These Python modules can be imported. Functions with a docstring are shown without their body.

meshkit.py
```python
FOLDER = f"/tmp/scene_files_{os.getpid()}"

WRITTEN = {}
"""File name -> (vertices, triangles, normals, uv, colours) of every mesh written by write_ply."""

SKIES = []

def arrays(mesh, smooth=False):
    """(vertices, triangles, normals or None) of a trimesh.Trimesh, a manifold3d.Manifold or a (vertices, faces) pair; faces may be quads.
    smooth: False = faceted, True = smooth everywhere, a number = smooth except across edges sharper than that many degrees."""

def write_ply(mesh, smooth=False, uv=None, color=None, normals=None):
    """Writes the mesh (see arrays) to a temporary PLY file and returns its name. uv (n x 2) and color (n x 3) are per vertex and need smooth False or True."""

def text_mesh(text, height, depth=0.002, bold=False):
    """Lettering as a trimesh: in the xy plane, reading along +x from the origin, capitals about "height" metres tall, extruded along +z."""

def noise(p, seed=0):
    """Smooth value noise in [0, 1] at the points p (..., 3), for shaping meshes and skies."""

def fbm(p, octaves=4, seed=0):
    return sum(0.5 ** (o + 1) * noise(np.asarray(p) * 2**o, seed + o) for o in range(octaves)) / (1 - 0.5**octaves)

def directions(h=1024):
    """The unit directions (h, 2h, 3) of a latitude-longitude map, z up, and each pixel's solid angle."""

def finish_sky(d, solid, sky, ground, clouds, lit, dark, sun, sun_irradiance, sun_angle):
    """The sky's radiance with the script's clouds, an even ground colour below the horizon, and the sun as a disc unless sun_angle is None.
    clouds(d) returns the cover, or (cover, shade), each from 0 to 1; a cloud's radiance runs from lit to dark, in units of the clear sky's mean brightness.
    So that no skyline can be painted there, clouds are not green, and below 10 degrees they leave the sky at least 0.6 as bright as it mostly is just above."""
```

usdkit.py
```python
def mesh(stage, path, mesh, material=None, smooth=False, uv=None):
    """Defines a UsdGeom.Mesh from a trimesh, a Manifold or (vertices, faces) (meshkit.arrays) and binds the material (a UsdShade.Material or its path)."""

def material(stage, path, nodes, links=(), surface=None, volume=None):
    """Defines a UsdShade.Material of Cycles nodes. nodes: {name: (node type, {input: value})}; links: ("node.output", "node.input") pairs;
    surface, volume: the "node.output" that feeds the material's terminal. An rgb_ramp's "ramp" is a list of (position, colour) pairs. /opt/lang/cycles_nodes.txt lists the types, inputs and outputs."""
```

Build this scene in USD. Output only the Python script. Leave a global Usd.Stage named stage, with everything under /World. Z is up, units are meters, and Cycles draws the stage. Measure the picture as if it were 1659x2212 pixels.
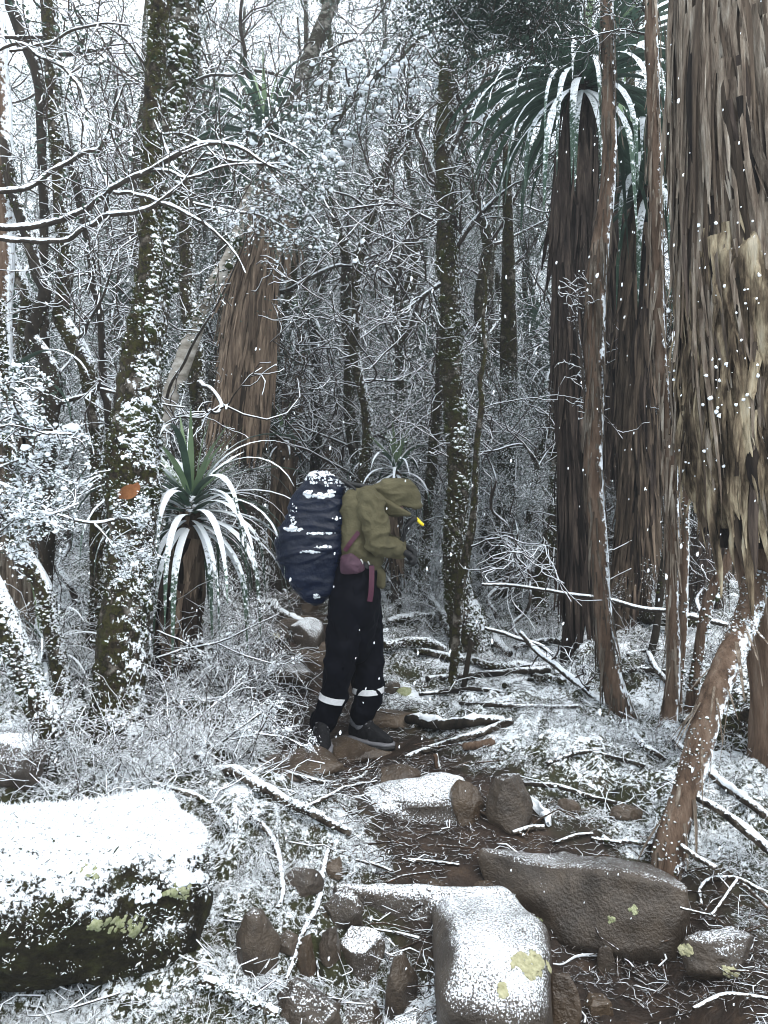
import math, random
import numpy as np, trimesh, manifold3d, usdkit, meshkit
from scipy.interpolate import RBFInterpolator
from pxr import Usd, UsdGeom, UsdLux, UsdShade, Sdf, Gf, Vt

# ---------------------------------------------------------------- camera, sky, sun, exposure
stage = Usd.Stage.CreateInMemory()
UsdGeom.SetStageUpAxis(stage, 'Z'); UsdGeom.SetStageMetersPerUnit(stage, 1.0)
UsdGeom.Xform.Define(stage, '/World'); UsdGeom.Scope.Define(stage, '/World/Looks')
FPX, CU, CV, CZ = 1664.0, 829.5, 1106.0, 1.5            # photograph measured on a 1659 x 2212 view
cam = UsdGeom.Camera.Define(stage, '/World/camera')
cam.CreateHorizontalApertureAttr(36.0); cam.CreateVerticalApertureAttr(48.0)
cam.CreateFocalLengthAttr(FPX / 1659 * 36.0)
cam.CreateClippingRangeAttr(Gf.Vec2f(0.05, 2000))
cam.AddTranslateOp().Set(Gf.Vec3d(0, 0, CZ)); cam.AddRotateXOp().Set(90.0)
cam.CreateExposureAttr(1.15)
SUN_EL, SUN_AZ = math.radians(58), math.radians(150)     # azimuth clockwise from +y
SDIR = np.array([math.sin(SUN_AZ) * math.cos(SUN_EL), math.cos(SUN_AZ) * math.cos(SUN_EL), math.sin(SUN_EL)])
usdkit.material(stage, '/World/Looks/sky', {
    'sky': ('sky_texture', {'sky_type': 'single_scattering', 'sun_disc': False, 'sun_elevation': SUN_EL, 'sun_rotation': SUN_AZ}),
    'tc': ('texture_coordinate', {}),
    'n': ('noise_texture', {'scale': 2.2, 'detail': 4.0, 'roughness': 0.55}),
    'r': ('rgb_ramp', {'ramp': [(0.25, (6.9, 7.8, 8.6)), (0.75, (9.2, 10.0, 10.6))]}),
    'm': ('mix', {'fac': 0.94}),
    'b': ('background_shader', {'strength': 0.1})},
    [('tc.generated', 'n.vector'), ('n.fac', 'r.fac'), ('sky.color', 'm.color1'), ('r.color', 'm.color2'), ('m.color', 'b.color')], surface='b.background')
dome = UsdLux.DomeLight.Define(stage, '/World/sky')
UsdShade.MaterialBindingAPI.Apply(dome.GetPrim()).Bind(UsdShade.Material.Get(stage, '/World/Looks/sky'))
dome.GetPrim().SetCustomDataByKey('kind', 'structure')
sun = UsdLux.DistantLight.Define(stage, '/World/sun')
sun.CreateIntensityAttr(0.4); sun.CreateAngleAttr(40.0); sun.CreateColorAttr(Gf.Vec3f(1.0, 0.97, 0.93))
sun.GetPrim().CreateAttribute('inputs:normalize', Sdf.ValueTypeNames.Bool).Set(True)
sun.AddRotateXYZOp().Set(Gf.Vec3f(90 - math.degrees(SUN_EL), 0, 180 - math.degrees(SUN_AZ)))

# ---------------------------------------------------------------- helpers
def P(u, v, d):
    return np.array([(u - CU) / FPX * d, d, CZ - (v - CV) / FPX * d])
def px(w, d): return w / FPX * d
def norm(v):
    v = np.asarray(v, float); return v / np.maximum(np.linalg.norm(v, axis=-1, keepdims=True), 1e-12)

USED = {}
def numbered(parent, name):
    k = (parent, name); n = USED.get(k, 0); USED[k] = n + 1
    return f'{parent}/{name}' if n == 0 else f'{parent}/{name}_{n:03d}'
def meta(prim, label=None, cat=None, group=None, kind=None):
    for k, x in (('label', label), ('category', cat), ('group', group), ('kind', kind)):
        if x: prim.SetCustomDataByKey(k, x)
    return prim
def thing(name, label, cat, loc=(0, 0, 0), rz=0, scale=1.0, group=None):
    x = UsdGeom.Xform.Define(stage, numbered('/World', name))
    x.AddTranslateOp().Set(Gf.Vec3d(*map(float, loc)))
    if rz: x.AddRotateZOp().Set(float(rz))
    if np.ndim(scale) or scale != 1.0:
        s = scale if np.ndim(scale) else (scale,) * 3
        x.AddScaleOp().Set(Gf.Vec3f(*map(float, s)))
    meta(x.GetPrim(), label, cat, group); x.GetPrim().SetCustomDataByKey('base', Gf.Vec3d(*map(float, loc)))
    return x.GetPrim()
class MB:                                               # collects pieces that belong to one mesh
    def __init__(s): s.v, s.f, s.n = [], [], 0
    def add(s, vf):
        v, f = vf
        if len(v) == 0: return s
        s.v.append(np.asarray(v, float)); s.f.append(np.asarray(f, int) + s.n); s.n += len(v); return s
    def vf(s):
        if not s.v: return np.zeros((0, 3)), np.zeros((0, 3), int)
        return np.vstack(s.v), np.vstack(s.f)
TRIS = [0]
def part(parent, name, vf, mat, smooth=True, kind=None, label=None, world=True):
    """one mesh under a thing (or part); vf in world coordinates is moved to the thing's own base"""
    if isinstance(vf, MB): vf = vf.vf()
    v, f = np.asarray(vf[0], float), np.asarray(vf[1], int)
    if len(f) == 0: return None
    if world:
        q = parent
        while q and not q.HasCustomDataKey('base'): q = q.GetParent()
        if q: v = v - np.array(q.GetCustomDataByKey('base'))
    m = usdkit.mesh(stage, numbered(str(parent.GetPath()), name), (v, f), mat, smooth=smooth)
    TRIS[0] += len(f); meta(m.GetPrim(), label, kind=kind)
    m.CreateDoubleSidedAttr(True)
    return m.GetPrim()
def solo(name, vf, mat, label=None, cat=None, group=None, kind=None, smooth=True):
    """a top-level thing that is one mesh"""
    if isinstance(vf, MB): vf = vf.vf()
    v, f = np.asarray(vf[0], float), np.asarray(vf[1], int)
    base = np.array([v[:, 0].mean(), v[:, 1].mean(), v[:, 2].min()])
    m = usdkit.mesh(stage, numbered('/World', name), (v - base, f), mat, smooth=smooth)
    UsdGeom.Xformable(m).AddTranslateOp().Set(Gf.Vec3d(*map(float, base)))
    TRIS[0] += len(f); meta(m.GetPrim(), label, cat, group, kind); m.GetPrim().SetCustomDataByKey('base', Gf.Vec3d(*map(float, base)))
    m.CreateDoubleSidedAttr(True)
    return m.GetPrim()
def copy(src, name, label, cat, loc, rz, scale=1.0, group=None):
    t = thing(name, label, cat, loc, rz, scale, group)
    t.GetReferences().AddInternalReference(src.GetPath()); t.SetInstanceable(True)
    return t
def scatter(path_parent, name, protos, pos, nrm, size, rng, mat_kind, label=None, cat=None, tilt=0.3, kind='stuff', idx=None):
    """a PointInstancer of small pieces nobody could count; protos: list of ((v, f), material)"""
    pi = UsdGeom.PointInstancer.Define(stage, numbered(path_parent, name)); pp = str(pi.GetPath())
    targets = []
    for k, (vf, mat) in enumerate(protos):
        m = usdkit.mesh(stage, f'{pp}/{mat_kind}_{k:03d}' if k else f'{pp}/{mat_kind}', vf, mat, smooth=True); m.CreateDoubleSidedAttr(True)
        targets.append(m.GetPath()); TRIS[0] += len(vf[1])
    pi.CreatePrototypesRel().SetTargets(targets)
    n = len(pos)
    pi.CreateProtoIndicesAttr(Vt.IntArray.FromNumpy((rng.integers(0, len(protos), n) if idx is None else idx).astype(np.int32)))
    pi.CreatePositionsAttr(Vt.Vec3fArray.FromNumpy(np.asarray(pos, np.float32)))
    z = norm(np.asarray(nrm) + rng.normal(0, tilt, (n, 3)))
    a = rng.normal(0, 1, (n, 3)); x = norm(np.cross(a, z)); y = np.cross(z, x)
    tr = x[:, 0] + y[:, 1] + z[:, 2]
    R = np.stack([x, y, z], 2)                           # columns
    from scipy.spatial.transform import Rotation
    q = Rotation.from_matrix(R).as_quat()                # x y z w
    pi.CreateOrientationsAttr(Vt.QuathArray([Gf.Quath(float(b[3]), float(b[0]), float(b[1]), float(b[2])) for b in q]))
    s = np.asarray(size, np.float32)
    pi.CreateScalesAttr(Vt.Vec3fArray.FromNumpy(np.repeat(s[:, None], 3, 1) if s.ndim == 1 else s))
    meta(pi.GetPrim(), label, cat, kind=kind)
    return pi.GetPrim()

def spline(pts, n):
    """Catmull-Rom through rows of pts (any columns), n samples evenly spread over the length"""
    p = np.asarray(pts, float)
    if len(p) == 2: p = np.vstack([p[0], (p[0] + p[1]) / 2, p[1]])
    q = np.vstack([2 * p[0] - p[1], p, 2 * p[-1] - p[-2]])
    m = len(p) - 1
    s = np.r_[0, np.cumsum(np.linalg.norm(np.diff(p[:, :3], axis=0), axis=1))]
    t = np.interp(np.linspace(0, s[-1], n), s, np.arange(len(p)))
    i = np.minimum(t.astype(int), m - 1); u = (t - i)[:, None]
    a, b, c, d = q[i], q[i + 1], q[i + 2], q[i + 3]
    return 0.5 * (2 * b + (c - a) * u + (2 * a - 5 * b + 4 * c - d) * u * u + (3 * b - 3 * c + d - a) * u ** 3)
def tube(pts, rad, sides=8, lump=0.0, lscale=12.0, lump2=0.0, lscale2=50.0, seed=0, cap=True, stretch=1.0, flute=0.0):
    pts = np.asarray(pts, float); n = len(pts); rad = np.broadcast_to(np.asarray(rad, float), (n,))
    t = np.gradient(pts, axis=0); t = norm(t)
    ref = np.array([0.0, 0, 1]) if abs(t[:, 2]).mean() < 0.75 else np.array([0.0, 1, 0])
    x = norm(np.cross(t, ref)); y = np.cross(t, x)
    a = np.arange(sides) / sides * 2 * np.pi
    dirs = np.cos(a)[None, :, None] * x[:, None] + np.sin(a)[None, :, None] * y[:, None]
    r = rad[:, None] * np.ones(sides)
    if lump or lump2 or flute:
        q = pts[:, None] + dirs * rad[:, None, None]
        k = np.ones(3); k[2] = stretch
        r = r * (1 + lump * 2 * (meshkit.fbm(q * lscale * k, 3, seed) - 0.5)) 
        if lump2: r = r + rad[:, None] * lump2 * 2 * (meshkit.noise(q * lscale2 * k, seed + 7) - 0.4)
        if flute: r = r * (1 + flute * np.sin(a * 5 + seed)[None] * np.linspace(1, 0.1, n)[:, None] ** 2)
    v = pts[:, None] + dirs * r[..., None]
    v = v.reshape(-1, 3)
    i = np.arange(n - 1)[:, None] * sides; j = np.arange(sides)[None]; j2 = (j + 1) % sides
    A, B, C, D = i + j, i + j2, i + sides + j2, i + sides + j
    f = np.concatenate([np.stack([A, B, C], -1).reshape(-1, 3), np.stack([A, C, D], -1).reshape(-1, 3)])
    if cap:
        v = np.vstack([v, pts[0], pts[-1]]); k = n * sides; j = j[0]; j2 = j2[0]
        f = np.vstack([f, np.stack([np.full(sides, k), j2, j], 1), np.stack([np.full(sides, k + 1), k - sides + j, k - sides + j2], 1)])
    return v, f
def ico(sub): 
    m = trimesh.creation.icosphere(sub); return np.array(m.vertices), np.array(m.faces)
ICO = [ico(i) for i in range(7)]
def many(tmpl, pos, scale, rng, nrm=None, squash=None, jitter=0.0):
    """many small copies of a template joined into one mesh; scale (n,) or (n,3)"""
    v, f = tmpl; n = len(pos); s = np.asarray(scale, float)
    if s.ndim == 1: s = np.repeat(s[:, None], 3, 1)
    if nrm is None: nrm = rng.normal(0, 1, (n, 3))
    z = norm(nrm); x = norm(np.cross(rng.normal(0, 1, (n, 3)), z)); y = np.cross(z, x)
    w = v[None] * s[:, None]
    if jitter: w = w * (1 + rng.normal(0, jitter, (n, len(v), 1)))
    V = np.asarray(pos)[:, None] + w[..., :1] * x[:, None] + w[..., 1:2] * y[:, None] + w[..., 2:] * z[:, None]
    Fm = f[None] + (np.arange(n) * len(v))[:, None, None]
    return V.reshape(-1, 3), Fm.reshape(-1, 3)
def surface_points(vf, n, rng):
    v, f = vf; a, b, c = v[f[:, 0]], v[f[:, 1]], v[f[:, 2]]
    nn = np.cross(b - a, c - a); ar = np.linalg.norm(nn, axis=1)
    i = rng.choice(len(f), n, p=ar / ar.sum()); u = rng.random((n, 2)); k = u.sum(1) > 1; u[k] = 1 - u[k]
    return a[i] + (b[i] - a[i]) * u[:, :1] + (c[i] - a[i]) * u[:, 1:], norm(nn[i])
# ---------------------------------------------------------------- materials
SNOW = (0.80, 0.84, 0.88)
WIND = tuple(norm([0.45, -0.12, 0.9]))                   # the snow came down from the right
def snowy(name, ramp, nscale=14.0, stretch=(1, 1, 1), thr=0.45, soft=0.12, amp=0.9, sscale=60.0, sdir=WIND, rough=0.85, vary=0.0, bump=0.4, bscale=40.0, spec=0.12, big=0.0, snow=SNOW, detail=5.0):
    """a surface whose colour runs through a ramp by noise, with snow lying where it faces the snowfall, broken up by noise"""
    N = {'g': ('geometry', {}),
         'map': ('mapping', {'scale': stretch}),
         'n': ('noise_texture', {'scale': nscale, 'detail': detail, 'roughness': 0.65}),
         'ramp': ('rgb_ramp', {'ramp': ramp}),
         'bn': ('noise_texture', {'scale': bscale, 'detail': 3.0, 'roughness': 0.6}),
         'bump': ('bump', {'strength': bump, 'distance': 0.02}),
         'dot': ('vector_math', {'math_type': 'dot_product', 'vector2': sdir}),
         'sn': ('noise_texture', {'scale': sscale, 'detail': 3.0, 'roughness': 0.7}),
         's1': ('math', {'math_type': 'multiply_add', 'value2': amp * 2, 'value3': -amp}),
         's2': ('math', {'math_type': 'add'}),
         'mask': ('map_range', {'range_type': 'smoothstep', 'from_min': thr - soft, 'from_max': thr + soft, 'clamp': True}),
         'mix': ('mix', {'color2': snow}),
         'rg': ('mix_float', {'a': rough, 'b': 0.9}),
         'p': ('principled_bsdf', {'specular_ior_level': spec})}
    L = [('g.position', 'map.vector'), ('map.vector', 'n.vector'), ('n.fac', 'ramp.fac'), ('map.vector', 'bn.vector'), ('bn.fac', 'bump.height'),
         ('bump.normal', 'p.normal'), ('g.normal', 'dot.vector1'), ('g.position', 'sn.vector'), ('sn.fac', 's1.value1'), ('s1.value', 's2.value1'),
         ('dot.value', 's2.value2'), ('mask.result', 'mix.fac'), ('mix.color', 'p.base_color'), ('mask.result', 'rg.fac'), ('rg.result', 'p.roughness')]
    src = 's2.value'
    if big:
        N['gn'] = ('noise_texture', {'scale': 3.0, 'detail': 2.0}); N['g1'] = ('math', {'math_type': 'multiply_add', 'value2': big * 2, 'value3': -big}); N['g2'] = ('math', {'math_type': 'add'})
        L += [('g.position', 'gn.vector'), ('gn.fac', 'g1.value1'), ('g1.value', 'g2.value1'), (src, 'g2.value2')]; src = 'g2.value'
    L.append((src, 'mask.value'))
    base = 'ramp.color'
    if vary:
        N['oi'] = ('object_info', {}); N['av'] = ('math', {'math_type': 'add'}); N['fr'] = ('math', {'math_type': 'fraction'})
        N['vr'] = ('map_range', {'to_min': 1 - vary, 'to_max': 1 + vary}); N['hs'] = ('hsv', {})
        L += [('oi.random', 'av.value1'), ('g.random_per_island', 'av.value2'), ('av.value', 'fr.value1'), ('fr.value', 'vr.value'), ('vr.result', 'hs.value'), ('ramp.color', 'hs.color')]; base = 'hs.color'
    L.append((base, 'mix.color1'))
    return usdkit.material(stage, f'/World/Looks/{name}', N, L, surface='p.BSDF')
def plain(name, c1, c2=None, rough=0.6, scale=20.0, spec=0.4, bump=0.0, bscale=60.0, stretch=(1, 1, 1), sheen=0.0):
    return usdkit.material(stage, f'/World/Looks/{name}', {
        'g': ('geometry', {}), 'map': ('mapping', {'scale': stretch}), 'n': ('noise_texture', {'scale': scale, 'detail': 4.0, 'roughness': 0.6}),
        'r': ('rgb_ramp', {'ramp': [(0.3, c1), (0.7, c2 or c1)]}), 'bn': ('noise_texture', {'scale': bscale, 'detail': 4.0}),
        'b': ('bump', {'strength': bump, 'distance': 0.01}), 'p': ('principled_bsdf', {'roughness': rough, 'specular_ior_level': spec, 'sheen_weight': sheen})},
        [('g.position', 'map.vector'), ('map.vector', 'n.vector'), ('map.vector', 'bn.vector'), ('bn.fac', 'b.height'), ('b.normal', 'p.normal'), ('n.fac', 'r.fac'), ('r.color', 'p.base_color')], surface='p.BSDF')
M = {}
M['moss_bark'] = snowy('mossy_bark', [(0.34, (0.006, 0.005, 0.004)), (0.43, (0.030, 0.022, 0.014)), (0.48, (0.034, 0.033, 0.010)), (0.53, (0.010, 0.008, 0.006)), (0.58, (0.045, 0.036, 0.026)), (0.66, (0.15, 0.135, 0.115))], 11, thr=0.60, amp=1.2, sscale=55, big=0.3, bump=1.0, bscale=45, detail=8.0)
M['grey_bark'] = snowy('grey_bark', [(0.36, (0.010, 0.008, 0.006)), (0.45, (0.05, 0.042, 0.03)), (0.52, (0.022, 0.02, 0.012)), (0.58, (0.12, 0.11, 0.095)), (0.66, (0.24, 0.23, 0.20))], 8, stretch=(1, 1, 2.0), thr=0.62, amp=1.2, sscale=45, big=0.35, bump=1.0, bscale=50, detail=8.0)
M['pale_bark'] = snowy('pale_bark', [(0.3, (0.05, 0.04, 0.03)), (0.5, (0.22, 0.20, 0.17)), (0.7, (0.42, 0.40, 0.37))], 5, stretch=(1, 1, 2.5), thr=0.7, amp=0.9, sscale=30, big=0.25)
M['string_bark'] = snowy('stringy_bark', [(0.25, (0.02, 0.014, 0.010)), (0.45, (0.085, 0.055, 0.038)), (0.6, (0.13, 0.09, 0.065)), (0.78, (0.20, 0.165, 0.13))], 22, stretch=(1, 1, 0.16), thr=0.62, amp=0.85, sscale=34, bump=0.9, bscale=60, sdir=tuple(norm([0.85, -0.15, 0.55])), big=0.2)
M['dark_bark'] = snowy('dark_bark', [(0.3, (0.008, 0.007, 0.006)), (0.6, (0.03, 0.024, 0.018)), (0.8, (0.07, 0.06, 0.045))], 16, stretch=(1, 1, 0.4), thr=0.7, amp=0.9, sscale=40)
M['branch'] = snowy('branch_bark', [(0.3, (0.012, 0.010, 0.009)), (0.7, (0.055, 0.045, 0.036))], 20, thr=0.26, soft=0.14, amp=0.8, sscale=85, sdir=(0.1, -0.05, 0.99), bump=0.2)
M['log_bark'] = snowy('log_bark', [(0.36, (0.008, 0.006, 0.005)), (0.5, (0.035, 0.027, 0.02)), (0.64, (0.09, 0.075, 0.06))], 22, thr=0.58, soft=0.14, amp=1.1, sscale=60, sdir=(0.1, -0.05, 0.99), bump=1.0, bscale=60, detail=6.0)
M['twig'] = snowy('twig_bark', [(0.3, (0.018, 0.014, 0.012)), (0.7, (0.07, 0.055, 0.045))], 20, thr=0.34, soft=0.2, amp=0.6, sscale=55, sdir=(0.1, -0.05, 0.99), bump=0.0, detail=2.0)
M['frost_leaf'] = snowy('frosted_leaf', [(0.35, (0.04, 0.06, 0.048)), (0.65, (0.12, 0.15, 0.125))], 30, thr=0.40, soft=0.25, amp=0.8, sscale=90, sdir=(0.1, -0.05, 0.99), rough=0.7, bump=0.0, detail=2.0)
M['leaf'] = snowy('small_leaf', [(0.3, (0.025, 0.042, 0.032)), (0.7, (0.065, 0.095, 0.07))], 9, thr=0.36, soft=0.2, amp=0.6, sscale=60, sdir=(0.1, -0.05, 0.99), rough=0.55, bump=0.0, detail=2.0)
M['dark_leaf'] = snowy('dark_leaf', [(0.3, (0.010, 0.017, 0.014)), (0.7, (0.03, 0.045, 0.032))], 12, thr=0.75, soft=0.2, amp=0.6, sscale=40, sdir=(0.1, -0.05, 0.99), rough=0.55, bump=0.0, detail=2.0)
M['moss'] = snowy('moss', [(0.3, (0.012, 0.014, 0.006)), (0.5, (0.035, 0.04, 0.012)), (0.65, (0.05, 0.04, 0.018)), (0.8, (0.075, 0.075, 0.025))], 14, thr=0.72, soft=0.14, amp=1.0, sscale=45, bump=0.0, big=0.5)
M['moss_snow'] = snowy('snowy_moss', [(0.3, (0.012, 0.014, 0.007)), (0.55, (0.035, 0.042, 0.015)), (0.8, (0.06, 0.065, 0.03))], 14, thr=0.20, soft=0.18, amp=0.8, sscale=40, sdir=(0.05, -0.05, 0.99), bump=0.0, big=0.25)
M['tuft'] = snowy('ground_tuft', [(0.3, (0.012, 0.014, 0.008)), (0.5, (0.03, 0.037, 0.015)), (0.7, (0.05, 0.04, 0.024))], 20, thr=0.40, soft=0.2, amp=1.0, sscale=24, sdir=(0.05, -0.05, 0.99), bump=0.0, detail=2.0)
M['snow'] = plain('fresh_snow', (0.76, 0.80, 0.84), (0.84, 0.87, 0.90), 0.85, 40, 0.2, 0.5, 80)
M['dead'] = snowy('dead_frond', [(0.25, (0.02, 0.014, 0.011)), (0.5, (0.085, 0.062, 0.045)), (0.75, (0.17, 0.13, 0.095))], 30, stretch=(1, 1, 0.1), thr=1.15, soft=0.2, amp=1.0, sscale=45, vary=0.75, bump=0.5, bscale=60)
M['dead_pale'] = snowy('weathered_frond', [(0.2, (0.018, 0.013, 0.010)), (0.43, (0.075, 0.056, 0.042)), (0.55, (0.15, 0.122, 0.095)), (0.72, (0.30, 0.27, 0.23))], 34, stretch=(1, 1, 0.10), thr=0.95, soft=0.16, amp=1.15, sscale=55, vary=0.5, bump=1.0, bscale=80, detail=7.0)
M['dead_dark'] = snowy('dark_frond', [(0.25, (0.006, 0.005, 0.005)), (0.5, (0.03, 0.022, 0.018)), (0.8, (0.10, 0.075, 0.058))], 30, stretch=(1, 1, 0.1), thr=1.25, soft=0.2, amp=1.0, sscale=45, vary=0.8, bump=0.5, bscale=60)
M['tan'] = snowy('matted_tan_bark', [(0.35, (0.012, 0.009, 0.006)), (0.44, (0.06, 0.043, 0.028)), (0.52, (0.16, 0.122, 0.08)), (0.60, (0.33, 0.27, 0.18)), (0.7, (0.42, 0.37, 0.28))], 16, stretch=(1, 1, 0.2), thr=0.78, soft=.14, amp=1.1, sscale=40, vary=.3, bump=1.0, bscale=55, detail=8.0)
M['frond'] = snowy('green_frond', [(0.3, (0.022, 0.045, 0.032)), (0.7, (0.055, 0.088, 0.06))], 6, thr=0.40, soft=0.2, amp=1.1, sscale=45, sdir=(0.05, -0.1, 0.98), rough=0.4, vary=0.35, bump=0.1)
M['frond_young'] = snowy('young_frond', [(0.3, (0.085, 0.135, 0.068)), (0.7, (0.15, 0.20, 0.115))], 6, thr=0.7, soft=0.16, amp=0.75, sscale=60, sdir=(0.05, -0.1, 0.98), rough=0.4, vary=0.2, bump=0.1)
M['rock'] = snowy('wet_rock', [(0.2, (0.010, 0.008, 0.006)), (0.45, (0.034, 0.025, 0.018)), (0.7, (0.07, 0.052, 0.037)), (0.85, (0.13, 0.105, 0.08))], 7, thr=1.12, soft=0.14, amp=1.15, sscale=170, rough=0.42, bump=0.5, bscale=90, spec=0.35, sdir=(0.05, -0.05, 0.99), big=0.3)
M['rock_snow'] = snowy('dusted_rock', [(0.2, (0.012, 0.009, 0.007)), (0.5, (0.04, 0.030, 0.022)), (0.8, (0.09, 0.07, 0.052))], 7, thr=0.86, soft=0.16, amp=1.6, sscale=170, rough=0.5, bump=0.5, bscale=90, spec=0.5, sdir=(0.15, -0.25, 0.95), big=0.35)
M['rock_bare'] = snowy('bare_wet_rock', [(0.2, (0.018, 0.012, 0.008)), (0.5, (0.055, 0.037, 0.023)), (0.8, (0.105, 0.073, 0.046))], 6, thr=1.35, soft=0.12, amp=1.2, sscale=130, rough=0.36, bump=0.5, bscale=80, spec=0.5, sdir=(0, 0, 1), big=0.2)
M['navy'] = plain('navy_pack_cloth', (0.006, 0.011, 0.030), (0.010, 0.017, 0.042), 0.42, 6, 0.5, 0.35, 90)
M['olive'] = plain('olive_cloth', (0.062, 0.055, 0.030), (0.10, 0.088, 0.050), 0.75, 7, 0.15, 0.5, 90)
M['trouser'] = plain('dark_waterproof_cloth', (0.0012, 0.0014, 0.003), (0.0026, 0.003, 0.006), 0.7, 10, 0.06, 0.3, 70)
M['boot'] = plain('black_boot', (0.003, 0.003, 0.0035), (0.011, 0.011, 0.013), 0.6, 60, 0.15, 0.5, 200)
M['sole'] = plain('boot_sole', (0.006, 0.006, 0.006), (0.012, 0.012, 0.012), 0.7, 60)
M['rand'] = plain('grey_boot_rand', (0.10, 0.10, 0.11), (0.14, 0.14, 0.15), 0.6, 60)
M['gaiter'] = plain('grey_gaiter', (0.10, 0.105, 0.12), (0.17, 0.175, 0.19), 0.8, 30, 0.3, 0.6, 80)
M['band'] = plain('reflective_band', (0.55, 0.56, 0.58), (0.66, 0.67, 0.69), 0.4, 50)
M['maroon'] = plain('maroon_webbing', (0.040, 0.005, 0.017), (0.06, 0.009, 0.026), 0.6, 60)
M['mauve'] = plain('mauve_cloth', (0.05, 0.026, 0.038), (0.075, 0.040, 0.056), 0.6, 20, 0.15, 0.4, 70)
M['black'] = plain('black_webbing', (0.004, 0.004, 0.0045), (0.008, 0.008, 0.009), 0.6, 60)
M['yellow'] = plain('yellow_grip', (0.65, 0.50, 0.01), (0.72, 0.58, 0.02), 0.45, 40)
M['metal'] = plain('buckle_metal', (0.35, 0.35, 0.34), (0.5, 0.5, 0.48), 0.35, 40)
M['skin'] = plain('skin', (0.42, 0.25, 0.18), (0.47, 0.29, 0.21), 0.5, 20)
M['hair'] = plain('dark_hair', (0.015, 0.010, 0.007), (0.03, 0.02, 0.014), 0.5, 60)
M['lichen'] = plain('yellow_lichen', (0.24, 0.23, 0.13), (0.42, 0.40, 0.26), 0.9, 60, 0.2, 0.6, 120)
M['lichen_green'] = plain('pale_lichen', (0.16, 0.18, 0.08), (0.36, 0.37, 0.24), 0.9, 60, 0.2, 0.6, 120)
M['orange'] = snowy('orange_bark', [(0.3, (0.10, 0.035, 0.014)), (0.6, (0.20, 0.085, 0.035)), (0.8, (0.26, 0.13, 0.06))], 20, thr=1.5, amp=0.6, bump=0.3)
M['litter'] = snowy('twig_litter', [(0.3, (0.012, 0.009, 0.007)), (0.6, (0.05, 0.034, 0.024)), (0.8, (0.11, 0.06, 0.035))], 20, thr=1.0, soft=0.2, amp=0.8, sscale=70, sdir=(0, 0, 1), bump=0.0, vary=0.4, detail=2.0)
M['litter_snow'] = snowy('snowy_twig', [(0.3, (0.015, 0.012, 0.009)), (0.8, (0.06, 0.045, 0.032))], 20, thr=0.25, soft=0.2, amp=0.5, sscale=60, sdir=(0, 0, 1), bump=0.0, detail=2.0)
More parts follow.
